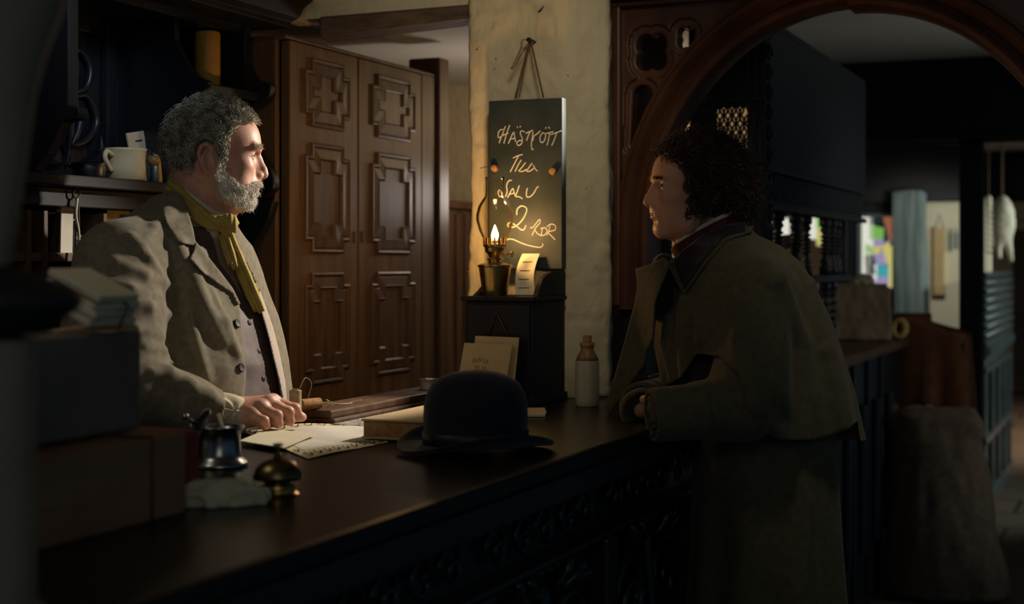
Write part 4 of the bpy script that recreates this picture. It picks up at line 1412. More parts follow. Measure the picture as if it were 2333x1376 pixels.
# cards leaning on it
def card(corners, y, lean, m, label, base_z=CZ + 0.001):
    P = [ony(px, py, y) for px, py in corners]
    for p in P:
        p[1] = y + (p[2] - base_z) * lean
    n = np.array([0, -0.003, 0])
    V = [p for p in P] + [p + n for p in P]
    k = len(P)
    F_ = [tuple(range(k)), tuple(range(2 * k - 1, k - 1, -1))] + [(i, k + i, k + (i + 1) % k, (i + 1) % k) for i in range(k)]
    o = link_mesh('envelope', V, F_, m)
    tag(o, label, 'envelope', 'envelopes leaning on the cabinet')
    return o
card([(1075, 766), (1175, 770), (1168, 926), (1066, 926)], 3.325, 0.14, M['manila'], 'rear tan envelope leaning against the black cabinet')
c1 = card([(1050, 782), (1160, 787), (1146, 931), (1034, 931)], 3.305, 0.15, M['manila'], 'front tan envelope with faint handwriting, leaning against the cabinet')
g = G()
for (sx, sy) in ((1072, 822), (1085, 820), (1098, 824), (1078, 838), (1094, 840), (1070, 852), (1088, 850), (1104, 848)):
    pts = []
    for k, (dx, dy) in enumerate(((0, 6), (2, -6), (5, 5), (8, -5), (9, 4))):
        p = ony(sx + dx, sy + dy, 3.305)
        p[1] = 3.305 + (p[2] - CZ) * 0.15 - 0.0035
        pts.append(p)
    g.tube(pts, 0.0007, 5)
ob('handwriting', g, M['string'], c1)

# oil lamp
L0 = np.array([-1.507, 3.44, kz])
lp = thing('oil_lamp', tuple(L0), 'lit brass oil lamp with a bulbous glass chimney on the black cabinet', 'lamp')
ob('font', G().lathe([(0, 0), (0.031, 0), (0.0315, 0.002), (0.041, 0.072), (0.0435, 0.074), (0.0435, 0.078), (0.030, 0.083), (0.016, 0.086), (0.016, 0.09), (0, 0.09)], L0, 44), M['brass'], lp, smooth='auto')
ob('burner', G().lathe([(0.012, 0.088), (0.020, 0.091), (0.021, 0.094), (0.013, 0.098), (0.016, 0.103), (0.025, 0.112), (0.026, 0.122), (0.030, 0.125), (0.030, 0.130), (0.028, 0.132), (0.0, 0.130)], L0, 36), M['brass'], lp, smooth='auto')
g = G()
for k in range(16):
    a = k * math.pi / 8
    g.obox(L0 + np.array([0.0295 * math.cos(a), 0.0295 * math.sin(a), 0.139]), (0.0015, 0.006, 0.016), a)
ob('gallery', g, M['brass'], lp)
ob('wick_knob', G().tube([L0 + (0.02, -0.002, 0.105), L0 + (0.048, -0.006, 0.105)], 0.002, 6).lathe([(0, 0), (0.008, 0), (0.008, 0.003), (0, 0.003)], L0 + np.array([0.048, -0.006, 0.105]), 14, R=np.array(Matrix.Rotation(math.pi / 2, 3, 'Y'))), M['brass'], lp, smooth='auto')
chp = [(0.027, 0.131), (0.030, 0.145), (0.040, 0.165), (0.0475, 0.190), (0.0475, 0.205), (0.042, 0.226), (0.031, 0.244), (0.0245, 0.252), (0.0235, 0.262), (0.0235, 0.285), (0.0245, 0.300)]
inner = [(r - 0.0012, z) for r, z in chp[::-1]]
ob('chimney_glass', G().lathe(chp + inner, L0, 48, cap0=False, cap1=False), M['glass'], lp, smooth=True)
ob('wick', G().obox(L0 + np.array([0, 0, 0.134]), (0.014, 0.004, 0.012)), M['wick'], lp)
fl = [(0.0, 0.138), (0.006, 0.141), (0.0095, 0.149), (0.009, 0.157), (0.0055, 0.167), (0.002, 0.176), (0.0, 0.180)]
ob('flame', G().lathe(fl, L0, 16, cap0=False, cap1=False, sx=1.0, sy=0.6), M['flame'], lp, smooth=True)
pl_ = light('lamp_flame_light', 'POINT', tuple(L0 + np.array([0, 0, 0.162])), None, 5.5, (1.0, 0.58, 0.22), shadow_soft_size=0.012)

# curled note and envelope behind the lamp
xs = [ony(px, 600, 3.50)[0] for px in (1178, 1216)]
rows = []
for t_ in np.linspace(0, 1, 14):
    z = kz + 0.002 + 0.105 * t_
    y = 3.497 + 0.05 * (t_ - 0.1) ** 2 - 0.03 * max(0, 0.18 - t_)
    sh = -0.006 * math.sin(t_ * 3)
    rows.append([(xs[0] + sh, y, z), (xs[1] + sh + 0.004 * (1 - t_), y + 0.006, z), (xs[1] + sh + 0.004 * (1 - t_), y + 0.0085, z), (xs[0] + sh, y + 0.0025, z)])
o = ob('curled_note', G().rings(rows), M['paper'])
tag(o, 'curled cream note with ruled writing standing behind the lamp', 'note')
g = G()
for k in range(4):
    z = kz + 0.02 + k * 0.022
    t_ = (z - kz - 0.002) / 0.105
    y = 3.497 + 0.05 * (t_ - 0.1) ** 2 - 0.03 * max(0, 0.18 - t_)
    sh = -0.006 * math.sin(t_ * 3)
    g.obox(((xs[0] + xs[1]) / 2 + sh, y + 0.0018, z), (0.026, 0.0016, 0.0012), 0.16)
ob('writing', g, M['string'], o)
V0 = ony(1222, 640, 3.555)
o = ob('envelope', G().obox((V0[0], 3.555, kz + 0.032), (0.075, 0.003, 0.062), 0.1, -0.06, 0.10), M['manila'])
tag(o, 'small tan envelope propped behind the curled note', 'envelope')

# blackboard
yb_ = 3.560
bxa, bxb = ony(1113, 400, yb_)[0], ony(1281, 400, yb_)[0]
bz0, bz1 = 1.405, ony(1200, 226, yb_)[2]
bb = thing('chalk_board', (-1.49, yb_, bz0), 'long narrow blackboard with chalk writing hung on the chimney', 'blackboard')
o = ob('slate_board', G().box(bxa, bxb, yb_, yb_ + 0.03, bz0, bz1), M['slate'], bb, bevel=0.003)
S = [[(205, 235), (207, 190), (232, 166), (250, 176), (238, 218), (210, 236), (200, 222)], [(212, 282), (240, 205), (266, 138)], [(252, 286), (275, 205), (302, 128)], [(232, 222), (292, 196)],
     [(290, 287), (322, 212), (338, 192), (346, 240), (353, 272)], [(304, 248), (348, 240)], [(369, 140), (367, 154)], [(392, 135), (391, 151)],
     [(428, 186), (402, 178), (392, 204), (408, 240), (404, 282), (376, 302), (362, 282), (384, 260), (412, 264)],
     [(478, 180), (460, 218), (444, 262)], [(438, 198), (500, 172)], [(500, 186), (492, 250), (486, 300), (492, 334), (504, 330)], [(562, 178), (530, 206), (508, 222), (498, 262)],
     [(600, 200), (580, 196), (560, 230), (562, 268), (582, 276), (602, 246), (606, 208), (596, 198)], [(612, 148), (604, 160)], [(632, 142), (642, 160)],
     [(642, 190), (632, 250), (618, 302)], [(612, 200), (672, 184)], [(702, 192), (684, 245), (658, 304)], [(650, 210), (700, 192), (738, 178)],
     [(376, 392), (346, 450), (306, 526)], [(330, 408), (370, 388), (412, 378)], [(400, 424), (372, 470), (348, 524)], [(436, 446), (402, 492), (380, 518), (416, 520), (444, 502)], [(492, 452), (460, 496), (446, 520), (476, 518), (506, 494)], [(502, 466), (520, 500), (540, 520)],
     [(216, 676), (204, 698), (216, 736), (236, 722), (226, 686)], [(322, 598), (296, 600), (276, 640), (280, 692), (264, 736), (244, 738), (240, 700)], [(284, 744), (312, 690), (330, 666), (340, 700), (350, 730)], [(298, 716), (346, 704)],
     [(384, 640), (362, 706), (354, 734), (382, 736), (412, 754)], [(452, 662), (444, 708), (450, 738), (478, 734), (506, 706), (530, 664), (546, 648)],
     [(362, 892), (366, 846), (396, 816), (434, 822), (448, 852), (424, 912), (384, 962), (346, 990), (310, 996), (286, 982), (296, 958), (326, 962), (366, 990), (400, 1016), (424, 1014), (442, 978)],
     [(478, 1000), (500, 996), (530, 958), (556, 928), (560, 956), (524, 1000), (500, 1048), (494, 1066)], [(512, 1012), (536, 1046), (562, 1062)], [(580, 1006), (572, 1060)], [(560, 1066), (600, 1060), (620, 1026), (602, 1000), (566, 1006)],
     [(646, 982), (634, 1024), (618, 1064)], [(616, 992), (654, 968), (690, 982), (688, 1018), (632, 1036), (660, 1072), (690, 1102)],
     [(268, 1112), (292, 1096), (330, 1098), (372, 1116), (430, 1140), (500, 1158), (556, 1166), (584, 1152), (580, 1134)]]
g = G()
for s_ in S:
    pts = [ony(1080 + x / 3.717, 250 + y / 3.717, yb_ - 0.0006) for x, y in s_]
    q_ = spline(pts, 5) if len(pts) > 2 else np.array(pts)
    g.tube(q_, 0.00145 if s_[0] != (362, 892) else 0.0019, 5)
ob('chalk_writing', g, M['chalk'], bb)
for px, py in ((1129, 384), (1261, 391)):
    p = ony(px, py, yb_)
    o = ob('wooden_peg', G().lathe([(0, 0), (0.0085, 0), (0.0095, 0.004), (0.008, 0.012), (0, 0.0135)], p, 18, R=np.array(Matrix.Rotation(math.pi / 2, 3, 'X'))), M['cork'], bb, smooth='auto')
p = ony(1112, 380, yb_ + 0.02)
ob('wire', G().tube([p, p + np.array([-0.012, -0.003, -0.001]), p + np.array([-0.022, -0.004, -0.004])], 0.0011, 6), M['iron'], bb)
nl = ony(1209, 92, 3.595)
ob('cord', G().tube(spline([ony(1174, 224, yb_ + 0.014), ony(1192, 150, 3.574), nl], 6), 0.0024, 7)
   .tube(spline([ony(1238, 222, yb_ + 0.014), ony(1224, 160, 3.574), nl], 6), 0.0024, 7)
   .tube(spline([ony(1183, 222, yb_ + 0.018), ony(1196, 150, 3.576), nl], 6), 0.0014, 6)
   .tube(spline([nl, ony(1190, 92, 3.585), ony(1186, 112, 3.58), ony(1168, 150, 3.57), ony(1164, 156, 3.57), ony(1172, 152, 3.57), ony(1192, 116, 3.58), nl], 8), 0.0016, 6),
   M['string'], bb, smooth=True)
tag(ob('iron_nail', G().tube([nl + (0, 0.03, 0), nl + (0, -0.014, 0.002)], 0.0035, 8).lathe([(0, 0), (0.007, 0), (0.006, 0.003), (0, 0.004)], nl + np.array([0, -0.012, 0]), 12, R=np.array(Matrix.Rotation(math.pi / 2, 3, 'X'))), M['iron'], smooth='auto'),
    'rusty iron nail in the chimney holding the cord of the blackboard', 'nail')

# ================================================================== THINGS ON THE COUNTER
def along(p):
    return p


# big printed sheet with a scroll border
def sheet_pt(u, v, dz=0.0):
    """u along the counter (0..1), v from front to back (0..1)"""
    c00, c10 = onz(702, 1047, CZ), onz(884, 1009, CZ)
    c01, c11 = onz(540, 985, CZ), onz(838, 960, CZ)
    p = (c00 * (1 - u) + c10 * u) * (1 - v) + (c01 * (1 - u) + c11 * u) * v
    z = 0.0012 + 0.006 * abs(math.sin(u * 5.2 + v * 2.5)) * (0.3 + 0.7 * v) * min(1.0, max(0.0, 3.2 - 4 * u)) 
    return np.array([p[0], p[1], CZ + z + dz])


sh = thing('printed_sheet', tuple(sheet_pt(0.5, 0.5)), 'large white sheet with a dark scroll border lying on the counter under the hand', 'paper')
n = 30


def sheet_part(u0, u1, v0, v1, dz, nu=n, nv=n):
    V = [sheet_pt(u0 + (u1 - u0) * i / nu, v0 + (v1 - v0) * j / nv, dz) for j in range(nv + 1) for i in range(nu + 1)]
    V += [v - np.array([0, 0, 0.0009]) for v in V]
    m_ = (nu + 1) * (nv + 1)
    Fq = []
    for j in range(nv):
        for i in range(nu):
            a = j * (nu + 1) + i
            Fq.append((a, a + 1, a + nu + 2, a + nu + 1))
            Fq.append((m_ + a, m_ + a + nu + 1, m_ + a + nu + 2, m_ + a + 1))
    return V, Fq


V, Fq = sheet_part(0, 1, 0, 1, 0.0005)
link_mesh('border', V, Fq, M['border_paper'], sh, None, True)
V, Fq = sheet_part(0.10, 0.93, 0.17, 0.85, 0.0012)
link_mesh('printed_field', V, Fq, M['sheet'], sh, None, True)
g = G()


def motif(u, v, du, dv):
    for s in (0, 1):
        pts = []
        for t in np.linspace(0, 1, 9):
            a = t * math.pi * 1.5 + s * math.pi
            pts.append(sheet_pt(u + du * (t - 0.5) * 0.9 + du * 0.25 * math.cos(a), v + dv * 0.35 * math.sin(a), 0.0018))
        pz = np.array(pts)[:, 2]
        g.tube(pts, [0.0006, 0.0008, 0.0011, 0.0014, 0.0016, 0.0014, 0.0011, 0.0008, 0.0006], 5)
        v3 = g.V[-1].reshape(9, 5, 3)
        v3[:, :, 2] = pz[:, None] + (v3[:, :, 2] - pz[:, None]) * 0.15


for k in range(9):
    motif(0.08 + k * 0.105, 0.085, 0.085, 0.14)
    motif(0.08 + k * 0.105, 0.925, 0.085, 0.12)
for k in range(6):
    motif(0.045, 0.2 + k * 0.13, 0.05, 0.09)
ob('scroll_border', g, M['ink'], sh, smooth=True)

# envelope under the hand
P = [onz(px, py, CZ + 0.012) for px, py in ((560, 1001), (650, 1018), (728, 990), (690, 972), (555, 972))]
P = [onz(px, py, CZ + 0.0085) for px, py in ((545, 1006), (646, 1022), (720, 990), (612, 978))]
o = link_mesh('envelope', [p for p in P] + [p + np.array([0, 0, 0.002]) for p in P], [(3, 2, 1, 0), (4, 5, 6, 7), (0, 1, 5, 4), (1, 2, 6, 5), (2, 3, 7, 6), (3, 0, 4, 7)], M['paper'])
tag(o, 'cream envelope lying on the printed sheet under the hand', 'envelope')

# closed tan book half under the hat
a0, a1 = onz(828, 1004, CZ), onz(912, 1008, CZ)
d1 = (a1 - a0) / np.linalg.norm(a1 - a0)
a0 = a0 + np.array([0, 0, 0.005])
bk = thing('tan_book', tuple(a0), 'flat tan book lying on the counter, half under the brim of the hat', 'book')
ang = math.atan2(d1[1], d1[0])
b_c = a0 + d1 * 0.098
nrm = np.array([-d1[1], d1[0], 0])
if nrm.dot(np.array([0, 1, 0])) < 0:
    nrm = -nrm
cc = a0 + d1 * 0.07 + nrm * 0.17
ob('cover', G().obox(cc + np.array([0, 0, 0.037]), (0.145, 0.35, 0.004), ang).obox(cc + np.array([0, 0, 0.002]), (0.145, 0.35, 0.004), ang), M['manila'], bk, bevel=0.001)
ob('pages', G().obox(cc + np.array([0, 0, 0.0195]), (0.139, 0.342, 0.031), ang), M['cork'], bk, bevel=0.001)

# bowler hat
h0 = onz(1084, 1022, CZ + 0.006)
hat = thing('bowler_hat', (h0[0], h0[1], CZ + 0.001), 'black felt bowler hat resting on the counter', 'hat')
HR = Matrix.Rotation(math.radians(52), 3, 'Z')


def hat_pts(prof, n=56):
    rr = []
    for r, z, lift in prof:
        ring = []
        for a in np.linspace(0, 2 * math.pi, n, endpoint=False):
            x, y = r * 1.08 * math.cos(a), r * 0.94 * math.sin(a)
            zz_ = z + lift * (math.sin(a) ** 2) - lift * 0.25 * math.cos(a) ** 2
            v = HR @ Vector((x, y, zz_))
            ring.append((h0[0] + v.x, h0[1] + v.y, CZ + 0.004 + v.z))
        rr.append(ring)
    return rr


prof = [(0.0905, 0.010, 0), (0.0915, 0.03, 0), (0.0925, 0.06, 0), (0.0915, 0.085, 0), (0.087, 0.105, 0), (0.077, 0.123, 0), (0.062, 0.135, 0), (0.042, 0.143, 0), (0.02, 0.147, 0), (0.002, 0.148, 0)]
ob('crown', G().rings(hat_pts(prof), True, True, True), M['felt'], hat, smooth=True)
br = [(0.088, 0.010, 0.0), (0.100, 0.008, 0.002), (0.118, 0.006, 0.010), (0.134, 0.006, 0.020), (0.138, 0.009, 0.026), (0.1395, 0.013, 0.027), (0.137, 0.014, 0.026), (0.132, 0.010, 0.020), (0.118, 0.010, 0.010), (0.100, 0.012, 0.002), (0.088, 0.014, 0)]
ob('brim', G().rings(hat_pts(br), True, False, False), M['felt'], hat, smooth=True)
ob('ribbon', G().rings(hat_pts([(0.0915, 0.012, 0), (0.0938, 0.013, 0), (0.0945, 0.036, 0), (0.0925, 0.037, 0)]), True, False, False), M['ribbon'], hat, smooth=True)

# cream booklet right of the hat
c = onz(1217, 946, CZ)
o = ob('booklet', G().obox(c + np.array([0.0, 0.0, 0.004]), (0.055, 0.10, 0.006), 0.35).obox(c + np.array([-0.006, 0.02, 0.009]), (0.05, 0.06, 0.002), 0.45, 0.10), M['paper'], bevel=0.001)
tag(o, 'small cream booklet lying on the counter just right of the hat', 'booklet')

# tin cup by the ledge
c = onz(976, 912, CZ)
t = thing('tin_cup', tuple(c), 'small tin cup with a flared rim on the counter behind the hat', 'cup')
ob('cup_body', G().lathe([(0, 0), (0.021, 0), (0.0205, 0.004), (0.0215, 0.045), (0.0235, 0.052), (0.025, 0.055), (0.0235, 0.055), (0.0195, 0.045), (0.018, 0.006), (0, 0.005)], c, 32), M['tin'], t, smooth='auto')

# stoneware bottle
c = onz(1338, 925, CZ)
t = thing('stoneware_bottle', tuple(c), 'cream stoneware bottle with a brown neck and cork, on the counter before the chimney', 'bottle')
ob('bottle_body', G().lathe([(0, 0), (0.027, 0), (0.029, 0.003), (0.0295, 0.02), (0.0295, 0.105), (0.028, 0.112)], c, 40, cap1=False), M['stoneware'], t, smooth=True)
ob('neck', G().lathe([(0.028, 0.112), (0.024, 0.124), (0.018, 0.134), (0.0155, 0.140), (0.0155, 0.144), (0.018, 0.146), (0.018, 0.154), (0.0155, 0.156), (0.0, 0.156)], c, 36), M['stone_brown'], t, smooth=True)
ob('cork', G().lathe([(0.010, 0.150), (0.011, 0.170), (0.0105, 0.173), (0, 0.174)], c, 18), M['cork'], t, smooth='auto')

# spools of twine on the ledge
ZL = CZ + 0.0305
c = onz(673, 938, ZL)
c[0] = min(c[0], -1.66)
c = np.array([-1.665, onx(673, 938, -1.665)[1], ZL])
t = thing('twine_spool', tuple(c), 'upright spool of pale twine standing on the wooden ledge beside the innkeeper', 'twine spool', 'twine spools on the ledge')
ob('winding', G().lathe([(0, 0.002), (0.0125, 0.002)] + [(0.0125 + 0.0009 * (k % 2), 0.002 + 0.047 * (k + 0.5) / 34) for k in range(34)] + [(0.0125, 0.049), (0, 0.049)], c, 28), M['twine'], t, smooth=True)
ob('core', G().lathe([(0, 0), (0.008, 0), (0.008, 0.0515), (0.004, 0.0515), (0.004, 0.04), (0, 0.04)], c, 16), M['cork'], t, smooth='auto')
c = np.array([-1.675, onx(706, 920, -1.675)[1], ZL + 0.0125])
t = thing('twine_spool', tuple(c - np.array([0, 0, 0.0125])), 'spool of pale twine lying on its side on the wooden ledge, its end loose', 'twine spool', 'twine spools on the ledge')
RX = np.array(Matrix.Rotation(math.radians(-20), 3, 'Z') @ Matrix.Rotation(math.radians(-90), 3, 'X'))
ob('winding', G().lathe([(0, -0.028), (0.009, -0.028)] + [(0.0115 + 0.0008 * (k % 2), -0.027 + 0.054 * (k + 0.5) / 34) for k in range(34)] + [(0.009, 0.028), (0, 0.028)], c, 24, R=RX), M['cork'], t, smooth=True)
g = G()
e = c + np.array([0.005, 0.035, 0])
g.tube(spline([c + (0.0, -0.01, 0.011), c + (0.004, 0.0, 0.045), c + (0.0, -0.02, 0.058), c + (0.0, -0.045, 0.035)], 8), 0.0008, 5)
g.tube(spline([e, e + (0.01, 0.03, -0.004), e + (-0.006, 0.06, -0.010), e + (0.012, 0.10, -0.011), e + (0, 0.14, -0.011), e + (0.01, 0.17, -0.008)], 8), 0.0009, 5)
g.tube(spline([e, e + (0.012, 0.015, 0.002), e + (-0.004, 0.035, 0.004), e + (0.0, 0.07, -0.008), e + (0.014, 0.12, -0.011)], 8), 0.0009, 5)
ob('loose_end', g, M['twine'], t, smooth=True)

# pewter inkwell with a brush
c = onz(500, 1062, CZ)
t = thing('pewter_inkwell', tuple(c), 'squat pewter inkwell with its lid open on the counter in front of the envelope', 'inkwell')
ob('well', G().lathe([(0, 0), (0.049, 0), (0.051, 0.003), (0.048, 0.008), (0.041, 0.014), (0.037, 0.022), (0.0355, 0.045), (0.036, 0.058), (0.040, 0.064), (0.043, 0.068), (0.043, 0.070), (0.038, 0.068), (0.033, 0.060), (0.032, 0.02), (0, 0.016)], c, 48), M['pewter'], t, smooth=True)
ob('lid', G().lathe([(0, 0), (0.030, 0), (0.031, 0.002), (0.024, 0.007), (0.010, 0.010), (0.004, 0.012), (0.006, 0.017), (0.004, 0.022), (0, 0.023)], c + np.array([-0.026, -0.016, 0.072]), 30, R=np.array(Matrix.Rotation(math.radians(50), 3, 'Z') @ Matrix.Rotation(math.radians(-62), 3, 'Y'))), M['pewter'], t, smooth='auto')
ob('hinge', G().tube([c + (-0.040, -0.022, 0.060), c + (-0.043, -0.026, 0.066), c + (-0.038, -0.024, 0.075)], 0.004, 8), M['pewter'], t, smooth=True)
ob('lid_knob', G().lathe([(0.0, -0.006), (0.005, -0.004), (0.0065, 0), (0.005, 0.004), (0, 0.006)], c + np.array([-0.052, -0.026, 0.086]), 14), M['pewter'], t, smooth=True)
pn = thing('wooden_pen', tuple(c + np.array([0, 0, 0.03])), 'pale wooden pen standing in the pewter inkwell', 'pen')
ob('holder', G().tube([c + (0.012, 0.012, 0.022), c + (-0.008, 0.008, 0.09)], [0.0028, 0.0032], 8), M['paper'], pn, smooth=True)

# brass counter bell
c = onz(633, 1128, CZ)
t = thing('counter_bell', tuple(c), 'tarnished brass counter bell with a press knob, in front of the inkwell', 'bell')
ob('base', G().lathe([(0, 0), (0.030, 0), (0.031, 0.003), (0.027, 0.006), (0.0265, 0.010), (0.029, 0.013), (0.028, 0.016), (0.020, 0.018), (0.018, 0.024), (0, 0.024)], c, 44), M['brass'], t, smooth='auto')
ob('dome', G().lathe([(0.0355, 0.024), (0.0375, 0.026), (0.037, 0.031), (0.033, 0.041), (0.026, 0.049), (0.016, 0.0545), (0.006, 0.057), (0.0, 0.0575), (0.0, 0.055), (0.015, 0.052), (0.030, 0.040), (0.0345, 0.026)], c, 48, cap0=False, cap1=False), M['dark_brass'], t, smooth=True)
ob('plunger', G().lathe([(0.006, 0.055), (0.0065, 0.061), (0.003, 0.064), (0.0028, 0.072), (0.008, 0.075), (0.0075, 0.078), (0, 0.079)], c, 20), M['dark_brass'], t, smooth='auto')

# crumpled paper
pc = onz(508, 1150, CZ)


def f_crp(p):
    q = p - (pc + np.array([0, 0, 0.010]))
    ca, sa = math.cos(0.62), math.sin(0.62)
    q = np.stack([q[:, 0] * ca + q[:, 1] * sa, -q[:, 0] * sa + q[:, 1] * ca, q[:, 2]], 1)
    d = ell(q, (0, 0, 0.002), (0.072, 0.042, 0.030))
    d = smin(d, ell(q, (0.032, 0.006, -0.004), (0.036, 0.028, 0.014)), 0.01)
    d = smin(d, ell(q, (-0.035, 0.0, 0.006), (0.03, 0.026, 0.02)), 0.01)
    nz_ = np.abs(vnoise(q * [24, 30, 30], 21)) * 0.020 + np.abs(vnoise(q * 60, 22)) * 0.007
    return np.maximum((d + nz_ - 0.004) * 0.7, CZ + 0.0005 - p[:, 2])


o = sdf_obj('crumpled_paper', f_crp, pc + np.array([-0.1, -0.1, -0.002]), pc + np.array([0.1, 0.1, 0.06]), 0.0025, M['tissue'])
tag(o, 'crumpled pale paper lying on the counter left of the bell', 'paper')
tag(o, None, None)

# parcels
def parcel(name, lo_, size, rz, m, label, cat='parcel', string=None, bev=0.004):
    t_ = thing(name, (lo_[0], lo_[1], lo_[2]), label, cat)
    R = np.array(Matrix.Rotation(rz, 3, 'Z'))
    c_ = np.array(lo_) + R @ np.array([-size[0] / 2, -size[1] / 2, size[2] / 2])
    ob('wrapping', G().obox(c_, size, rz), m, t_, bevel=bev)
    if string:
        g_ = G()
        e_ = 0.0022
        for kind, s in string:
            if kind == 'y':
                L = [(size[0] / 2 + e_, s, -size[2] / 2 + e_), (size[0] / 2 + e_, s, size[2] / 2 + e_), (-size[0] / 2 - e_, s, size[2] / 2 + e_), (-size[0] / 2 - e_, s, -size[2] / 2 + e_)]
            else:
                L = [(s, size[1] / 2 + e_, -size[2] / 2 + e_), (s, size[1] / 2 + e_, size[2] / 2 + e_), (s, -size[1] / 2 - e_, size[2] / 2 + e_), (s, -size[1] / 2 - e_, -size[2] / 2 + e_)]
            for a_, b_ in zip(L[:-1], L[1:]):
                g_.tube([c_ + R @ np.array(a_), c_ + R @ np.array(b_)], 0.002, 6)
        ob('string', g_, M['string'], t_, smooth=True)
    return t_, c_, R


f0 = onz(424, 1168, CZ)          # front far lower corner
t1, c1_, R1 = parcel('wrapped_parcel', (f0[0], f0[1], CZ), (0.24, 0.42, 0.112), 0.0, M['cardboard'], 'large brown paper parcel tied with string at the bottom of the stack', string=[('y', 0.13), ('x', 0.02)])
ob('flap', G().prism([(f0[1] - 0.42 + 0.03, CZ + 0.11), (f0[1] - 0.10, CZ + 0.11), (f0[1] - 0.13, CZ + 0.055), (f0[1] - 0.22, CZ + 0.045), (f0[1] - 0.36, CZ + 0.05)], lambda u, v, d: (f0[0] + d, u, v), 0.0, 0.002), M['cardboard'], t1)
rb0 = onz(440, 1086, CZ)
parcel('red_box', (f0[0] - 0.03, f0[1] + 0.075, CZ), (0.20, 0.072, 0.108), 0.0, M['red_card'], 'flat red cloth-covered box standing behind the brown parcel', 'box')
u0 = onz(345, 978, CZ + 0.114)
t2, c2_, R2_ = parcel('grey_parcel', (u0[0] - 0.01, u0[1] - 0.01, CZ + 0.1168), (0.20, 0.335, 0.137), 0.05, M['grey_card'], 'greyish box parcel stacked on the brown parcel')
# bundle of letters on top
zt = CZ + 0.1168 + 0.138
tb = thing('letter_bundle', (c2_[0] + 0.02, c2_[1] + 0.08, zt), 'bundle of folded cream letters tied with string on top of the parcels', 'letters')
bb_c = onx(200, 728, c2_[0] + 0.05)
TL = 0.42
for k in range(4):
    h_ = 0.012 + 0.0118 * k
    ob('letter', G().obox((c2_[0] + 0.045 + h_ * math.sin(TL), bb_c[1] - 0.005 * (k % 2), zt + 0.022 + h_ * math.cos(TL)), (0.095, 0.10 - 0.005 * k, 0.0105), 0.10 * math.sin(k * 2.1), 0.03 * math.sin(k), TL), M['paper'], tb, bevel=0.002)
ob('string', G().tube([(c2_[0] + 0.098, bb_c[1] + 0.005, zt + 0.004), (c2_[0] + 0.114, bb_c[1] + 0.006, zt + 0.038), (c2_[0] + 0.03, bb_c[1] + 0.012, zt + 0.078), (c2_[0] + 0.022, bb_c[1] + 0.012, zt + 0.068)], 0.0018, 6), M['string'], tb, smooth=True)
ob('seal', G().lathe([(0, 0), (0.007, 0), (0.008, 0.002), (0.005, 0.003), (0, 0.003)], (c2_[0] + 0.078, bb_c[1] - 0.016, zt + 0.0595), 16, R=np.array(Matrix.Rotation(TL, 3, 'Y'))), M['stamp'], tb, smooth='auto')
# flat folded paper under the bundle
o = ob('folded_paper', G().obox((c2_[0] + 0.05, c2_[1] + 0.125, zt + 0.003), (0.09, 0.08, 0.004), 0.2, 0.03), M['manila'], bevel=0.001)
tag(o, 'folded tan paper under the edge of the letter bundle', 'paper')

# foreground turned post, out of focus
pb = W(-18, 1000, 1.46)
t = thing('turned_post', (pb[0], pb[1], CZ), 'out-of-focus dark turned wooden post at the left edge of the picture', 'post')
def zz_at(py):
    return CAMZ + (HY - py) / F * 1.46
c = np.array([pb[0], pb[1], 0])
k_ = 1.46 / F
ob('shaft', G().lathe([(0, CZ), (0.050, CZ), (0.050, CZ + 0.01), (98 * k_, CZ + 0.014), (96 * k_, zz_at(860)), (100 * k_, zz_at(800)), (104 * k_, zz_at(775)), (0.02, zz_at(765))], c, 40, cap1=False), M['post'] if 'post' in M else M['dark_beam'], t, smooth='auto')
ob('cap', G().lathe([(0.02, zz_at(768)), (120 * k_, zz_at(760)), (150 * k_, zz_at(735)), (190 * k_, zz_at(705)), (203 * k_, zz_at(685)), (196 * k_, zz_at(668)), (160 * k_, zz_at(648)), (110 * k_, zz_at(628)), (62 * k_, zz_at(612)), (0.012, zz_at(606))], c, 44, cap0=False, cap1=False), M['dark_beam'], t, smooth=True)
ob('upper_shaft', G().lathe([(0.012, zz_at(612)), (44 * k_, zz_at(600)), (60 * k_, zz_at(480)), (76 * k_, zz_at(366)), (96 * k_, zz_at(213)), (120 * k_, zz_at(122)), (164 * k_, zz_at(0)), (190 * k_, zz_at(-60)), (0.0, zz_at(-62))], c, 44, cap0=False), M['post2'] if 'post2' in M else M['dark_beam'], t, smooth=True)

# ================================================================== PEOPLE
def camdir(x, y, z=0.0):
    a, b = R2(x, y)
    v = np.array([a, b, z], float)
    return v / np.linalg.norm(v)


class Frame:
    """local frame: x forward, y to the person's left, z up; columns in world axes"""

    def __init__(s, o, fwd, pitch=0.0, roll=0.0, scale=1.0):
        f = np.array([fwd[0], fwd[1], 0.0])
        f /= np.linalg.norm(f)
        l = np.array([-f[1], f[0], 0.0])
        u = np.array([0, 0, 1.0])
        c, q = math.cos(pitch), math.sin(pitch)
        f, u = f * c + u * q, u * c - f * q
        c, q = math.cos(roll), math.sin(roll)
        l, u = l * c + u * q, u * c - l * q
        s.M = np.stack([f, l, u], 1)
        s.o, s.k = np.asarray(o, float), scale

    def to(s, p):
        return (p - s.o) @ s.M / s.k

    def w(s, q):
        return s.o + (np.asarray(q, float) * s.k) @ s.M.T


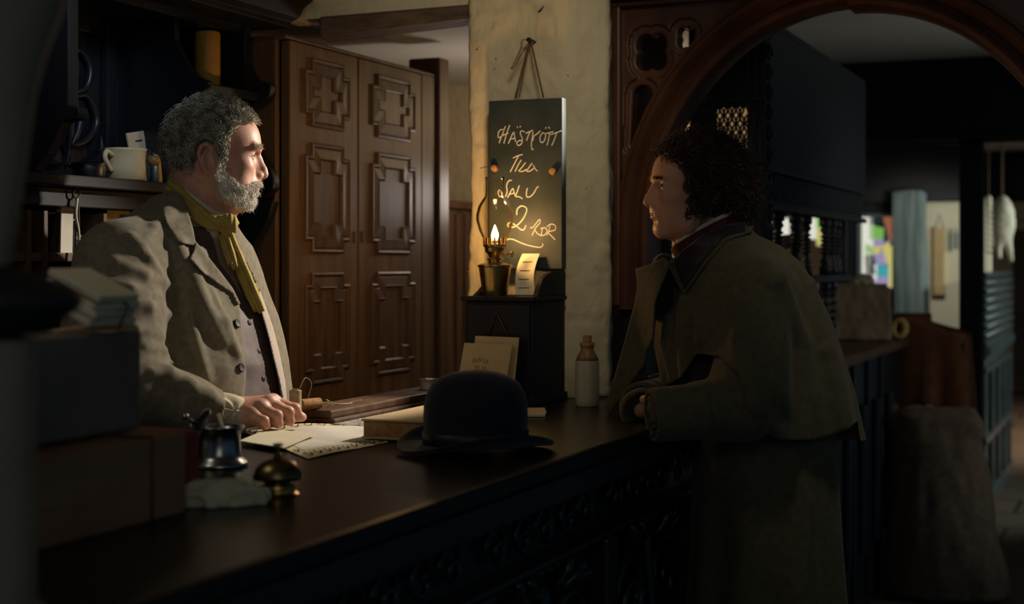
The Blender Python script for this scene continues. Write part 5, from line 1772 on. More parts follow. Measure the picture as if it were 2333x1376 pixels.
def head_sdf(q, chin=0.105, fat=1.0, eyes=True, ear=True, brow=0.0):
    ay = np.abs(q[:, 1])
    m = np.stack([q[:, 0], ay, q[:, 2]], 1)
    d = ell(m, (0.006, 0, 0.046), (0.096, 0.076, 0.093))
    d = smin(d, ell(m, (0.060, 0, 0.046), (0.050, 0.058, 0.058)), 0.02)
    d = smin(d, ell(m, (0.052, 0, -0.028), (0.046, 0.055 * fat, 0.075)), 0.02)
    d = smin(d, cap(m, (0.000, 0.055 * fat, -0.020), (0.028, 0.047 * fat, -0.068), 0.020, 0.018), 0.03)
    d = smin(d, cap(m, (0.028, 0.047 * fat, -0.068), (chin - 0.020, 0.012, -0.084), 0.018, 0.017), 0.02)
    d = smin(d, ell(m, (chin - 0.018, 0, -0.083), (0.019, 0.022, 0.017)), 0.012)
    d = smin(d, ell(m, (0.066, 0.037, -0.010), (0.026, 0.020, 0.022)), 0.014)       # cheekbones
    d = smin(d, ell(m, (0.050, 0.040 * fat, -0.045), (0.030, 0.018, 0.030)), 0.016)
    d = smax(d, -ell(m, (0.108, 0.032, 0.017), (0.018, 0.019, 0.013)), 0.012)        # sockets
    d = smin(d, cap(m, (0.104, 0.012, 0.032), (0.094, 0.044, 0.036), 0.0075 + brow, 0.006 + brow), 0.010)   # brow ridge
    # nose
    d = smin(d, cap(m, (0.092, 0, 0.012), (0.101, 0, -0.019), 0.0125, 0.0145), 0.008)
    d = smin(d, chain(m, [(0.099, 0, 0.026), (0.107, 0, 0.010), (0.1165, 0, -0.012), (0.1185, 0, -0.021)], [0.0075, 0.0075, 0.0082, 0.0088], 0.004), 0.008)
    d = smin(d, sph(m, (0.1165, 0, -0.0235), 0.0098), 0.005)
    d = smin(d, ell(m, (0.1045, 0.0125, -0.0255), (0.011, 0.0065, 0.0075)), 0.005)
    d = smax(d, -ell(m, (0.111, 0.0062, -0.0335), (0.007, 0.003, 0.0045)), 0.003)
    # mouth
    d = smin(d, ell(m, (0.090, 0, -0.047), (0.0180, 0.028, 0.020)), 0.020)
    d = smin(d, chain(m, [(0.1045, 0, -0.0452), (0.1015, 0.010, -0.0458), (0.092, 0.022, -0.0495)], [0.0052, 0.0050, 0.0025], 0.003), 0.004)
    d = smin(d, chain(m, [(0.1025, 0, -0.0565), (0.0995, 0.010, -0.0560), (0.092, 0.020, -0.0520)], [0.0056, 0.0052, 0.0025], 0.003), 0.004)
    d = smax(d, -chain(m, [(0.1105, 0, -0.0505), (0.105, 0.011, -0.0505), (0.094, 0.023, -0.0508)], [0.0022, 0.0021, 0.0016], 0.001), 0.003)
    d = smax(d, -cap(m, (0.107, 0, -0.0685), (0.100, 0.014, -0.066), 0.0035), 0.010)
    if eyes:
        e = sph(m, (0.0835, 0.0315, 0.0165), 0.0140)
        slit = np.maximum(np.abs(m[:, 2] - 0.0165 + 4.0 * (m[:, 1] - 0.0315) ** 2) - 0.0024, 0.088 - m[:, 0])
        slit = np.maximum(slit, np.abs(m[:, 1] - 0.0315) - 0.0118)
        e = np.maximum(e, -slit)
        d = smin(d, e, 0.003)
        d = np.maximum(d, -np.maximum(sph(m, (0.0835, 0.0315, 0.0165), 0.0133), slit - 0.0003))
    if ear:
        yo = 0.0725
        rim = chain(m, [(0.005, yo, 0.018), (0.003, yo + 0.006, 0.030), (-0.008, yo + 0.011, 0.037), (-0.020, yo + 0.014, 0.031), (-0.026, yo + 0.015, 0.014), (-0.021, yo + 0.012, -0.006), (-0.012, yo + 0.008, -0.020), (-0.004, yo + 0.004, -0.026)],
                    [0.003, 0.0036, 0.0040, 0.0042, 0.0040, 0.0036, 0.0048, 0.0052], 0.003)
        fill = ell(m, (-0.010, yo + 0.004, 0.004), (0.017, 0.0055, 0.030))
        e = smin(rim, fill, 0.004)
        e = smin(e, chain(m, [(-0.008, yo + 0.009, 0.024), (-0.017, yo + 0.011, 0.010), (-0.013, yo + 0.009, -0.008)], [0.003, 0.0036, 0.003], 0.003), 0.003)
        e = smax(e, -ell(m, (-0.004, yo + 0.012, 0.002), (0.0085, 0.010, 0.012)), 0.003)
        e = smin(e, ell(m, (0.006, yo + 0.003, -0.003), (0.005, 0.005, 0.007)), 0.003)
        d = smin(d, e, 0.004)
    return d


def hand_sdf(q, mir=1.0):
    """q: metres from the wrist, x to the fingers, y to the thumb side, z up; curled hand resting on its finger knuckles"""
    m = q
    mcp = [(0.066, 0.024, 0.017), (0.060, 0.004, 0.018), (0.048, -0.016, 0.012), (0.033, -0.033, 0.002)]
    pip = [(0.108, 0.025, 0.001), (0.098, 0.002, -0.001), (0.079, -0.020, -0.003), (0.057, -0.041, -0.009)]
    dip = [(0.117, 0.026, -0.0145), (0.101, 0.002, -0.0175), (0.082, -0.021, -0.0175), (0.061, -0.042, -0.0175)]
    tip = [(0.104, 0.024, -0.0180), (0.086, 0.003, -0.0185), (0.068, -0.017, -0.0185), (0.049, -0.036, -0.0185)]
    r = [(0.0125, 0.0105, 0.0088, 0.0080), (0.0128, 0.0108, 0.0090, 0.0080), (0.0122, 0.0102, 0.0085, 0.0076), (0.0110, 0.0090, 0.0076, 0.0070)]
    wr = [(0.0, 0.012, 0.0), (0.0, 0.006, 0.0), (0.0, -0.004, -0.001), (0.0, -0.012, -0.002)]
    palm = None
    for i in range(4):
        e = cap(m, wr[i], mcp[i], 0.0215, 0.0138 if i < 3 else 0.0125)
        palm = e if palm is None else smin(palm, e, 0.016)
    palm = smin(palm, ell(m, (0.022, -0.026, -0.010), (0.034, 0.016, 0.0145)), 0.010)
    palm = smin(palm, ell(m, (0.028, 0.022, -0.010), (0.028, 0.016, 0.014)), 0.010)
    d = palm
    for i in range(4):
        fch = chain(m, [mcp[i], pip[i], dip[i], tip[i]], list(r[i]), 0.003)
        fch = smin(fch, sph(m, np.array(pip[i]) + (0, 0, 0.0012), r[i][1] + 0.0004), 0.004)
        d = smin(d, fch, 0.0035)
        d = smin(d, sph(m, np.array(mcp[i]) + (0.0, 0, 0.0022), 0.0120 if i < 3 else 0.0105), 0.006)
    th = chain(m, [(0.020, 0.030, -0.008), (0.056, 0.042, -0.013), (0.092, 0.041, -0.0155), (0.122, 0.032, -0.0165)], [0.0150, 0.0125, 0.0102, 0.0080], 0.006)
    return smin(d, th, 0.006)


def strands(P, D0, Fl, L, curl, freq, rad, m=7, ns=4, seed=1, helix=False, reject=None):
    rg = np.random.default_rng(seed)
    n = len(P)
    t = np.linspace(0, 1, m)
    L = L * rg.uniform(0.65, 1.25, n)
    A = rg.normal(size=(n, 3))
    A -= D0 * (A * D0).sum(1)[:, None]
    A /= np.linalg.norm(A, axis=1)[:, None]
    B = np.cross(D0, A)
    ph = rg.uniform(0, 6.28, n)
    fr = freq * rg.uniform(0.7, 1.3, n)
    pts = np.zeros((n, m, 3))
    for k, tt in enumerate(t):
        base = P + L[:, None] * (D0 * (tt - 0.55 * tt * tt) + Fl * (0.9 * tt * tt))
        a = ph + fr * tt * 2 * math.pi
        env = min(1, tt * 3)
        if helix:
            off = curl * env * ((np.cos(a) - np.cos(ph))[:, None] * A + (np.sin(a) - np.sin(ph))[:, None] * B)
        else:
            off = curl * env * (np.sin(a) - np.sin(ph))[:, None] * A + curl * 0.5 * env * (np.cos(a) - np.cos(ph))[:, None] * B
        pts[:, k] = base + off
    if reject is not None:
        ok = ~reject(pts.reshape(-1, 3)).reshape(n, m).any(1)
        pts, n = pts[ok], int(ok.sum())
    T = np.gradient(pts, axis=1)
    T /= np.linalg.norm(T, axis=2)[..., None] + 1e-9
    ref = np.where(np.abs(T[..., 2:3]) > 0.9, np.array([1.0, 0, 0]), np.array([0, 0, 1.0]))
    U = np.cross(T, ref)
    U /= np.linalg.norm(U, axis=2)[..., None] + 1e-9
    Vv = np.cross(T, U)
    rr = rad * rg.uniform(0.7, 1.3, n)[:, None] * np.interp(t, [0, 0.5, 1], [0.9, 1.0, 0.25])[None]
    ang = np.arange(ns) * 2 * math.pi / ns
    V = pts[:, :, None, :] + rr[:, :, None, None] * (np.cos(ang)[None, None, :, None] * U[:, :, None, :] + np.sin(ang)[None, None, :, None] * Vv[:, :, None, :])
    idx = np.arange(n * m * ns).reshape(n, m, ns)
    a = idx[:, :-1, :]
    b = idx[:, 1:, :]
    Q = np.stack([a, np.roll(a, -1, 2), np.roll(b, -1, 2), b], -1).reshape(-1, 4)
    return V.reshape(-1, 3), Q


def grad(f, P, e=0.0015):
    g_ = np.stack([f(P + np.eye(3)[i] * e) - f(P - np.eye(3)[i] * e) for i in range(3)], 1)
    return g_ / (np.linalg.norm(g_, axis=1)[:, None] + 1e-9)


def surf_sample(f, c, n, seed, rmax=0.2):
    rg = np.random.default_rng(seed)
    D = rg.normal(size=(n, 3))
    D /= np.linalg.norm(D, axis=1)[:, None]
    t = np.full(n, rmax)
    for _ in range(40):
        t -= f(np.asarray(c) + D * t[:, None]) * 0.8
    return np.asarray(c) + D * t[:, None]


def inpoly(x, z, poly):
    return polysd(x, z, poly) < 0


def eyes_and_brows(root, fr, hair_m, seed, col='iris'):
    for s in (-1, 1):
        c = fr.w((0.0835, s * 0.0315, 0.0165))
        R = fr.M @ np.array(Matrix.Rotation(math.pi / 2, 3, 'Y'))
        e = ob('eye', G().lathe([(0.0001, -0.0128)] + [(0.0128 * math.sin(a), -0.0128 * math.cos(a)) for a in np.linspace(0.2, math.pi - 0.2, 14)] + [(0.0001, 0.0128)], c, 20, R=R), M['eye'], root, smooth=True)
        ob('iris', G().lathe([(0.01305 * math.sin(a), 0.01305 * math.cos(a)) for a in np.linspace(0.66, 0.01, 9)], c, 18, R=R, cap0=False), M['iris'], e, smooth=True)


# ------------------------------------------------------------------ the innkeeper
ink = thing('person', (-1.93, 2.75, 0), 'man with grey curls and white beard in a tweed jacket, standing behind the counter', 'person')
H1 = Frame(W(478, 372, 3.28), camdir(math.cos(math.radians(13)), math.sin(math.radians(13))), 0.0, 0.0, 1.0)
NB1 = W(440, 512, 3.30)                       # neck base


def f_neck1(p):
    d = cap(p, H1.w((-0.022, 0, -0.030)), NB1, 0.064, 0.073)
    return smin(d, cap(p, H1.w((0.045, 0, -0.078)), NB1 + np.array([0.055, 0, 0.02]), 0.030, 0.045), 0.03)


def f_head1(p):
    d = head_sdf(H1.to(p), 0.094, 1.08, brow=0.001)
    return smin(d, np.maximum(f_neck1(p), NB1[2] - 0.05 - p[:, 2]), 0.014)


SH_R, EL_R = W(270, 604, 3.08), W(282, 880, 2.95)
FA_R, WR_R = W(420, 922, 2.99), W(535, 944, 3.04)
SH_L, EL_L, WR_L = np.array([-2.0, 2.94, 1.41]), np.array([-2.02, 3.0, 1.14]), np.array([-1.98, 2.98, 0.90])
T1 = [(1.545, -1.93, 2.745, 0.066, 0.075), (1.50, -1.937, 2.747, 0.084, 0.130), (1.46, -1.940, 2.75, 0.099, 0.185), (1.40, -1.940, 2.75, 0.116, 0.222), (1.335, -1.930, 2.75, 0.129, 0.232), (1.30, -1.925, 2.75, 0.141, 0.235),
      (1.20, -1.905, 2.75, 0.153, 0.240), (1.10, -1.895, 2.75, 0.162, 0.240), (1.00, -1.90, 2.75, 0.164, 0.235), (0.85, -1.92, 2.75, 0.158, 0.215), (0.78, -1.92, 2.75, 0.156, 0.215)]


def f_torso1(p):
    d = loft(p, T1, 2.2)
    d = smin(d, cap(p, W(436, 482, 3.30), SH_R + np.array([0, 0, 0.0]), 0.062, 0.082), 0.05)
    return smin(d, cap(p, NB1 + np.array([-0.02, 0.02, -0.02]), SH_L, 0.062, 0.065), 0.05)


def f_arm1(p, inset=0.0):
    return chain(p, [SH_R, W(258, 740, 3.01), EL_R, FA_R, WR_R], [0.093 - inset, 0.096 - inset, 0.082 - inset, 0.056 - inset, 0.038 - inset * 0.6], 0.03)


def f_arm1l(p, inset=0.0):
    return chain(p, [SH_L, EL_L, WR_L], [0.068 - inset, 0.062 - inset, 0.045 - inset], 0.03)


HF = Frame(W(541, 951, 3.05) + np.array([0, 0, 0.0]), camdir(1.0, 0.03), 0.0, 0.10, 1.06)
HF.o[2] = CZ + 0.0445


def f_hand1(p):
    q = HF.to(p)
    d = hand_sdf(q)
    return smin(d, cap(p, HF.w((0.0, 0, 0)), HF.w((-0.09, 0.0, 0.004)), 0.026, 0.030), 0.02)


def f_body1(p):
    d = f_torso1(p) + 0.045
    d = smin(d, f_arm1(p, 0.04), 0.03)
    d = smin(d, f_arm1l(p, 0.025), 0.03)
    d = smin(d, sph(p, WR_L + (0.0, 0, -0.05), 0.035), 0.03)
    for s in (-1, 1):
        d = smin(d, chain(p, [(-1.925, 2.75 + s * 0.10, 0.85), (-1.90, 2.75 + s * 0.11, 0.48), (-1.93, 2.75 + s * 0.115, 0.09)], [0.085, 0.058, 0.042], 0.02), 0.03)
        d = smin(d, cap(p, (-1.94, 2.75 + s * 0.115, 0.045), (-1.83, 2.75 + s * 0.13, 0.035), 0.042, 0.034), 0.02)
    return d


def near(f, c, r, p):
    out = np.full(len(p), 9.0)
    k = (np.abs(p - c) < r).all(1)
    if k.any():
        out[k] = f(p[k])
    return out


def build_body(parent, parts, m, fmat_fn=None, mats=None):
    Vs, Qs, n_ = [], [], 0
    for f, lo, hi, h in parts:
        V, Q = nets(f, lo, hi, h)
        Vs.append(V)
        Qs.append(Q + n_)
        n_ += len(V)
    V, Q = np.concatenate(Vs), np.concatenate(Qs)
    fm = fmat_fn(V[Q].mean(1)) if fmat_fn else None
    return link_mesh('body', V, Q, m, parent, None, True, mats=mats, fmat=fm)


def lips_fn(fr):
    def fn(c):
        q = fr.to(c)
        ay = np.abs(q[:, 1])
        a = (q[:, 0] > 0.088) & (np.abs(q[:, 2] + 0.0515 + 0.04 * (ay / 0.022) ** 2 * 0.02) < 0.0085 * (1 - (ay / 0.024) ** 2)) & (ay < 0.023)
        return a.astype(np.int32)
    return fn


def f_all1(p):
    d = f_body1(p)
    d = smin(d, near(f_head1, H1.o - (0, 0, 0.03), 0.26, p), 0.012)
    return smin(d, near(f_hand1, HF.o, 0.22, p), 0.012)


build_body(ink, [(f_all1, (-2.16, 2.25, 0.0), (-1.45, 3.15, 1.85), 0.0025)], M['skin'], lips_fn(H1), [M['skin'], M['lip']])
eyes_and_brows(ink, H1, M['grey_hair'], 4)


# --- hair, beard
def f_scalp1(p):
    return head_sdf(H1.to(p), 0.094, 1.08, eyes=False, ear=False)


HAIRP = [(0.094, 0.094), (0.105, 0.115), (0.09, 0.16), (0.0, 0.18), (-0.12, 0.14), (-0.13, 0.0), (-0.10, -0.045), (-0.070, -0.052), (-0.042, -0.040), (-0.032, -0.012), (-0.030, 0.030),
         (-0.012, 0.044), (0.010, 0.036), (0.014, 0.004), (0.026, 0.0), (0.033, 0.034), (0.040, 0.062), (0.060, 0.080), (0.080, 0.088)]


def f_hair1(p):
    q = H1.to(p)
    d = ell(q, (0.004, 0, 0.046), (0.097, 0.080, 0.095)) - 0.001
    d = d - 0.009 * vnoise(q * [38, 38, 38], 31) - 0.004 * vnoise(q * 90, 32)
    k = polysd(q[:, 0], q[:, 2], HAIRP)
    return smax(d, k, 0.008)


sdf_obj('hair', f_hair1, H1.o - (0.16, 0.16, 0.10), H1.o + (0.16, 0.16, 0.18), 0.003, M['grey_hair_d'], ink)
P = surf_sample(f_scalp1, H1.w((0.006, 0, 0.046)), 17000, 5)
q = H1.to(P)
P = P[inpoly(q[:, 0], q[:, 2], HAIRP)]
q = H1.to(P)
N_ = grad(f_scalp1, P)
crown = np.array([-0.055, 0, 0.13])
fl = q - crown
fl -= (H1.M.T @ N_.T).T * ((H1.M.T @ N_.T).T * fl).sum(1)[:, None]
fl /= np.linalg.norm(fl, axis=1)[:, None] + 1e-6
nn = RNG.normal(size=fl.shape)
Fl = (fl * 0.9 + nn * 0.45) @ H1.M.T
D0 = N_ * 0.55 + Fl * 0.6
D0 /= np.linalg.norm(D0, axis=1)[:, None]


def rej1(p):
    q = H1.to(p)
    ear = polysd(q[:, 0], q[:, 2], [(-0.036, 0.030), (-0.020, 0.046), (0.004, 0.042), (0.014, 0.020), (0.012, -0.034), (-0.024, -0.034), (-0.036, 0.0)]) < 0
    face = polysd(q[:, 0], q[:, 2], [(0.040, 0.020), (0.046, 0.058), (0.066, 0.076), (0.093, 0.086), (0.14, 0.086), (0.14, -0.1), (0.04, -0.1)]) < 0
    far = ell(q, (0.004, 0, 0.046), (0.097, 0.080, 0.095)) > 0.0235
    return ear | face | far


V, Q = strands(P + N_ * 0.002, D0, Fl, 0.024, 0.0062, 1.15, 0.00095, m=11, seed=3, helix=True, reject=rej1)
hs = link_mesh('hair_curls', V, Q, M['grey_hair'], ink, None, True)
hs['label'] = 'grey curls of hair'

BEARDP = [(0.012, 0.006), (0.022, 0.010), (0.030, -0.010), (0.046, -0.032), (0.062, -0.050), (0.086, -0.044), (0.100, -0.037), (0.112, -0.040), (0.120, -0.060), (0.120, -0.098), (0.07, -0.104), (0.02, -0.080), (0.006, -0.045)]


def f_beard(p):
    q = H1.to(p)
    d = f_head1(p) - 0.0018 - 0.0012 * vnoise(q * 110, 41)
    k = polysd(q[:, 0], q[:, 2], BEARDP)
    mouth = np.hypot((q[:, 2] + 0.0515) / 0.0075, q[:, 1] / 0.023) - 1
    return smax(smax(d, k + 0.002, 0.005), -mouth * 0.007, 0.003)


bd_ = sdf_obj('beard', f_beard, H1.o - (0.15, 0.15, 0.14), H1.o + (0.15, 0.15, 0.04), 0.0024, M['beard'], ink)
P = surf_sample(f_head1, H1.w((0.055, 0, -0.03)), 15000, 6, 0.14)
q = H1.to(P)
mouth = np.hypot((q[:, 2] + 0.0515) / 0.0085, q[:, 1] / 0.024)
k_ = inpoly(q[:, 0], q[:, 2], BEARDP) & (mouth > 1) & (q[:, 2] > -0.098)
P, q = P[k_][:4200], q[k_][:4200]
N_ = grad(f_head1, P)
dn = np.tile(H1.M @ np.array([0.25, 0, -1.0]), (len(P), 1)) + RNG.normal(size=(len(P), 3)) * 0.45
D0 = N_ * 0.8 + dn * 0.5
D0 /= np.linalg.norm(D0, axis=1)[:, None]
V, Q = strands(P + N_ * 0.001, D0, dn, 0.0062, 0.0012, 0.5, 0.0005, m=5, ns=3, seed=8)
link_mesh('beard_hairs', V, Q, M['beard'], ink, None, True)
# eyebrows
P = np.array([H1.w((0.1085 - 0.35 * abs(abs(y) - 0.012), y, 0.036 + RNG.uniform(-0.003, 0.003))) for y in RNG.uniform(0.010, 0.048, 130) * RNG.choice([-1, 1], 130)])
N_ = grad(f_head1, P)
P = P - N_ * f_head1(P)[:, None]
dn = np.sign(H1.to(P)[:, 1])[:, None] * H1.M[:, 1][None] + RNG.normal(size=(len(P), 3)) * 0.3
V, Q = strands(P, (N_ * 0.4 + dn * 0.8) / np.linalg.norm(N_ * 0.4 + dn * 0.8, axis=1)[:, None], dn, 0.009, 0.0006, 0.4, 0.0006, m=5, ns=3, seed=9)
link_mesh('eyebrows', V, Q, M['beard'], ink, None, True)


# --- clothes
def shell_poly(fs, poly, d0, d1, Ymax=99, Ymin=0, k=0.003):
    def f(p):
        d = fs(p)
        e = smax(d - d1, d0 - d, k)
        px, py, Y = proj(p)
        s = polysd(px, py, poly) * Y / F
        e = smax(e, s, k)
        return np.maximum(np.maximum(e, Y - Ymax), Ymin - Y)
    return f


OPEN1 = [(430, 497), (443, 547), (473, 585), (501, 620), (529, 657), (545, 690), (550, 740), (556, 800), (561, 850), (554, 930), (550, 1120), (650, 1120), (644, 960), (636, 880), (626, 830), (616, 785), (606, 745),
         (590, 700), (577, 660), (560, 612), (545, 578), (534, 545), (524, 500), (500, 470)]
RIDGE1 = [([(402, 560), (436, 640), (474, 725), (508, 778)], 0.021), ([(478, 668), (506, 735), (540, 806)], 0.016), ([(420, 640), (440, 760), (470, 860)], 0.010),
          ([(205, 575), (262, 600), (330, 628), (385, 648)], 0.006), ([(205, 690), (270, 688), (340, 700), (385, 716)], 0.006), ([(225, 640), (300, 660), (372, 690)], 0.004),
          ([(330, 790), (370, 800), (392, 830)], 0.007), ([(348, 850), (382, 852), (412, 872)], 0.014), ([(392, 880), (430, 878), (466, 902)], 0.012), ([(446, 900), (480, 900), (505, 920)], 0.008),
          ([(395, 470), (350, 520), (320, 570)], 0.005), ([(300, 540), (340, 590), (372, 640)], 0.005), ([(250, 760), (310, 752), (370, 768)], 0.005)]


def f_jk0(p):
    d = f_torso1(p)
    a = smin(f_arm1(p), f_arm1l(p), 0.01)
    return smin(d, a, 0.022)


RID1 = []
for pts, r in RIDGE1:
    RID1.append(([hit(x, y, f_jk0, 2.7, 3.6) for x, y in pts], r))


def f_jacket_solid(p):
    d = f_jk0(p)
    for pts, r in RID1:
        d = smin(d, chain(p, pts, [r * 0.5] + [r] * (len(pts) - 2) + [r * 0.5], 0.01), 0.020)
    d = d - 0.0032 * vnoise(p * [11, 11, 7], 51) - 0.0014 * vnoise(p * [30, 30, 16], 52)
    return d


def f_jacket(p):
    d = f_jacket_solid(p)
    e = smax(d, -(d + 0.012), 0.003)
    px, py, Y = proj(p)
    s = polysd(px, py, OPEN1) * Y / F
    front = np.maximum(s, Y - 3.32)
    arm = f_arm1(p) - 0.02
    e = smax(e, -np.maximum(front, -arm), 0.003)
    # neck opening, sleeve end, hem, counter
    e = np.maximum(e, -(f_neck1(p) - 0.012))
    e = np.maximum(e, -cap(p, W(478, 934, 3.015), W(600, 950, 3.06), 0.037, 0.037))
    e = np.maximum(e, 0.80 - p[:, 2])
    e = np.where(p[:, 0] > -1.75, np.maximum(e, CZ + 0.002 - p[:, 2]), e)
    ax_ = (WR_R - FA_R) / np.linalg.norm(WR_R - FA_R)
    dw = np.linalg.norm(p - WR_R, axis=1)
    e = np.where((dw < 0.13) & (f_arm1(p) < f_torso1(p)), np.maximum(e, (p - W(496, 934, 3.02)) @ ax_), e)
    nb = polysd(px, py, [(300, 300), (372, 425), (388, 408), (425, 470), (440, 500), (530, 500), (560, 300)]) * Y / F
    return np.maximum(e, -nb) * 0.9


sdf_obj('jacket', f_jacket, (-2.20, 2.28, 0.78), (-1.62, 3.12, 1.62), 0.0042, M['jacket'], ink)
COLLAR1 = [(362, 462), (376, 424), (391, 410), (404, 424), (428, 480), (440, 520), (446, 552), (441, 560), (405, 553), (380, 512)]
LAPEL1 = [(445, 548), (475, 585), (503, 620), (531, 657), (548, 692), (540, 694), (527, 668), (494, 646), (457, 618), (431, 590), (440, 574)]
FARLAP1 = [(524, 500), (548, 545), (560, 575), (576, 606), (590, 640), (582, 645), (566, 612), (549, 580), (538, 556), (528, 536), (520, 515)]
for nm, poly in (('collar', COLLAR1), ('lapel', LAPEL1), ('lapel', FARLAP1)):
    lo_, hi_ = (-2.15, 2.4, 1.18), (-1.62, 3.0, 1.64)
    sdf_obj(nm, shell_poly(f_jacket_solid, poly, -0.004, 0.0075, 3.34 if nm == 'lapel' else 3.4), lo_, hi_, 0.003, M['jacket'], ink)
# lining edge of the far front
sdf_obj('lining', shell_poly(f_jacket_solid, [(590, 655), (606, 700), (622, 745), (636, 800), (650, 870), (655, 930), (648, 935), (636, 870), (622, 815), (613, 775), (602, 735), (588, 690)], -0.008, 0.003, 3.36), (-2.0, 2.5, 1.05), (-1.62, 3.0, 1.40), 0.003, M['lining'], ink)


def f_vest(p):
    d = f_torso1(p) + 0.017
    d = d - 0.004 * vnoise(p * [16, 16, 10], 61) - 0.003 * np.sin(55 * p[:, 2] + 20 * p[:, 1]) * np.clip((1.28 - p[:, 2]) / 0.1, 0, 1) * np.clip(vnoise(p * 8, 62) + 0.3, 0, 1)
    px, py, Y = proj(p)
    e = smax(d, -(d + 0.012), 0.003)
    e = np.maximum(e, -(f_neck1(p) - 0.006))
    vneck = polysd(px, py, [(470, 480), (500, 600), (524, 630), (556, 682), (590, 716), (606, 730), (600, 690), (560, 560), (540, 480)]) * Y / F
    e = smax(e, -np.maximum(vneck, Y - 3.3), 0.003)
    return np.maximum(np.maximum(e, 0.86 - p[:, 2]), p[:, 2] - 1.50)


sdf_obj('waistcoat', f_vest, (-2.12, 2.48, 0.84), (-1.66, 3.02, 1.54), 0.0045, M['vest'], ink)


def f_shirt(p):
    d = np.minimum(f_torso1(p) + 0.033, f_neck1(p) - 0.0045)
    d = np.maximum(d, -(d + 0.02))
    return np.maximum(np.maximum(d, 0.9 - p[:, 2]), p[:, 2] - 1.52)


sdf_obj('shirt', f_shirt, (-2.1, 2.48, 0.88), (-1.68, 3.0, 1.54), 0.008, M['shirt'], ink)
sdf_obj('shirt_collar', shell_poly(f_neck1, [(404, 424), (424, 430), (458, 456), (490, 480), (528, 487), (527, 500), (484, 496), (446, 476), (412, 440)], 0.002, 0.009), NB1 - 0.2, NB1 + 0.22, 0.0026, M['shirt'], ink)


def f_cuff(p):
    a, b = W(490, 935, 3.022), W(552, 949, 3.05)
    d = cap(p, a, b, 0.037, 0.0385)
    ax = (b - a) / np.linalg.norm(b - a)
    t = (p - a) @ ax
    th = np.arctan2(p[:, 2] - a[2], p[:, 1] - a[1])
    d = d - 0.0026 * np.sin(th * 7 + t * 60) - 0.001 * vnoise(p * 50, 71)
    d = np.maximum(d, -(d + 0.0062))
    L = np.linalg.norm(b - a)
    d = np.maximum(np.maximum(d, t - L - 0.004 - 0.003 * np.sin(th * 5)), -0.02 - t)
    return np.maximum(d, CZ + 0.002 - p[:, 2])


sdf_obj('shirt_cuff', f_cuff, W(535, 945, 3.04) - 0.09, W(535, 945, 3.04) + 0.09, 0.0022, M['shirt'], ink)


def f_cravat(p):
    d = f_neck1(p)
    px, py, Y = proj(p)
    e = np.maximum(d - 0.017 - 0.002 * np.sin((py - 0.75 * px) * 0.35), 0.006 - d)
    s = polysd(px, py, [(384, 402), (396, 405), (436, 448), (482, 487), (530, 494), (528, 520), (508, 530), (478, 524), (440, 508), (402, 468), (372, 436)]) * Y / F
    e = smax(e, s, 0.006)
    k = hit(512, 508, f_neck1, 2.9, 3.6)
    fw = camdir(0.6, -0.6)
    kn = ell(p, k + fw * 0.018, (0.020, 0.022, 0.020)) - 0.0015 * np.sin(px * 0.6)
    e = smin(e, kn, 0.006)
    pts = [k + fw * 0.020]
    for x, y in ((522, 545), (538, 585), (556, 630), (572, 668), (588, 700)):
        pts.append(hit(x, y, f_torso1, 2.9, 3.6) + camdir(0.5, -0.8) * 0.004)
    tail = chain(p, pts, [0.012, 0.013, 0.016, 0.017, 0.017, 0.013], 0.006)
    tail = tail - 0.0028 * np.sin((px - 0.42 * py) * 0.5)
    pts2 = [pts[0]] + [hit(x, y, f_torso1, 2.9, 3.6) + camdir(0.5, -0.8) * 0.003 for x, y in ((512, 542), (520, 575), (530, 605))]
    t2 = chain(p, pts2, [0.010, 0.012, 0.012, 0.008], 0.006) - 0.003 * np.sin((px - 0.3 * py) * 0.6)
    return smin(smin(e, tail, 0.006), t2, 0.005) * 0.8


sdf_obj('cravat', f_cravat, (-2.10, 2.50, 1.26), (-1.60, 3.0, 1.66), 0.0026, M['cravat'], ink)
for x, y in ((544, 738), (553, 838)):
    p_ = hit(x - 6, y, f_jacket_solid, 2.7, 3.5)
    nrm_ = grad(f_jacket_solid, p_[None])[0]
    R = np.array(Vector(nrm_).to_track_quat('Z', 'Y').to_matrix())
    ob('jacket_button', G().lathe([(0, 0), (0.0095, 0), (0.010, 0.002), (0.008, 0.004), (0.004, 0.0032), (0, 0.0032)], p_ + nrm_ * 0.002, 20, R=R), M['button'], ink, smooth='auto')
for x, y in ((568, 735), (590, 800), (600, 862)):
    p_ = hit(x, y, f_vest, 2.7, 3.5)
    nrm_ = grad(f_torso1, p_[None])[0]
    R = np.array(Vector(nrm_).to_track_quat('Z', 'Y').to_matrix())
    ob('waistcoat_button', G().lathe([(0, 0), (0.006, 0), (0.0065, 0.0015), (0.004, 0.003), (0, 0.003)], p_, 16, R=R), M['button'], ink, smooth='auto')


def f_trs(p):
    d = np.maximum(loft(p, T1, 2.2) + 0.02, p[:, 2] - 0.98)
    for s in (-1, 1):
        d = smin(d, chain(p, [(-1.925, 2.75 + s * 0.10, 0.85), (-1.905, 2.75 + s * 0.11, 0.48), (-1.925, 2.75 + s * 0.115, 0.09)], [0.105, 0.085, 0.075], 0.02), 0.03)
    return np.maximum(d, 0.07 - p[:, 2]) - 0.004 * vnoise(p * 12, 77)


sdf_obj('trousers', f_trs, (-2.12, 2.45, 0.04), (-1.70, 3.05, 1.02), 0.012, M['trousers'], ink)


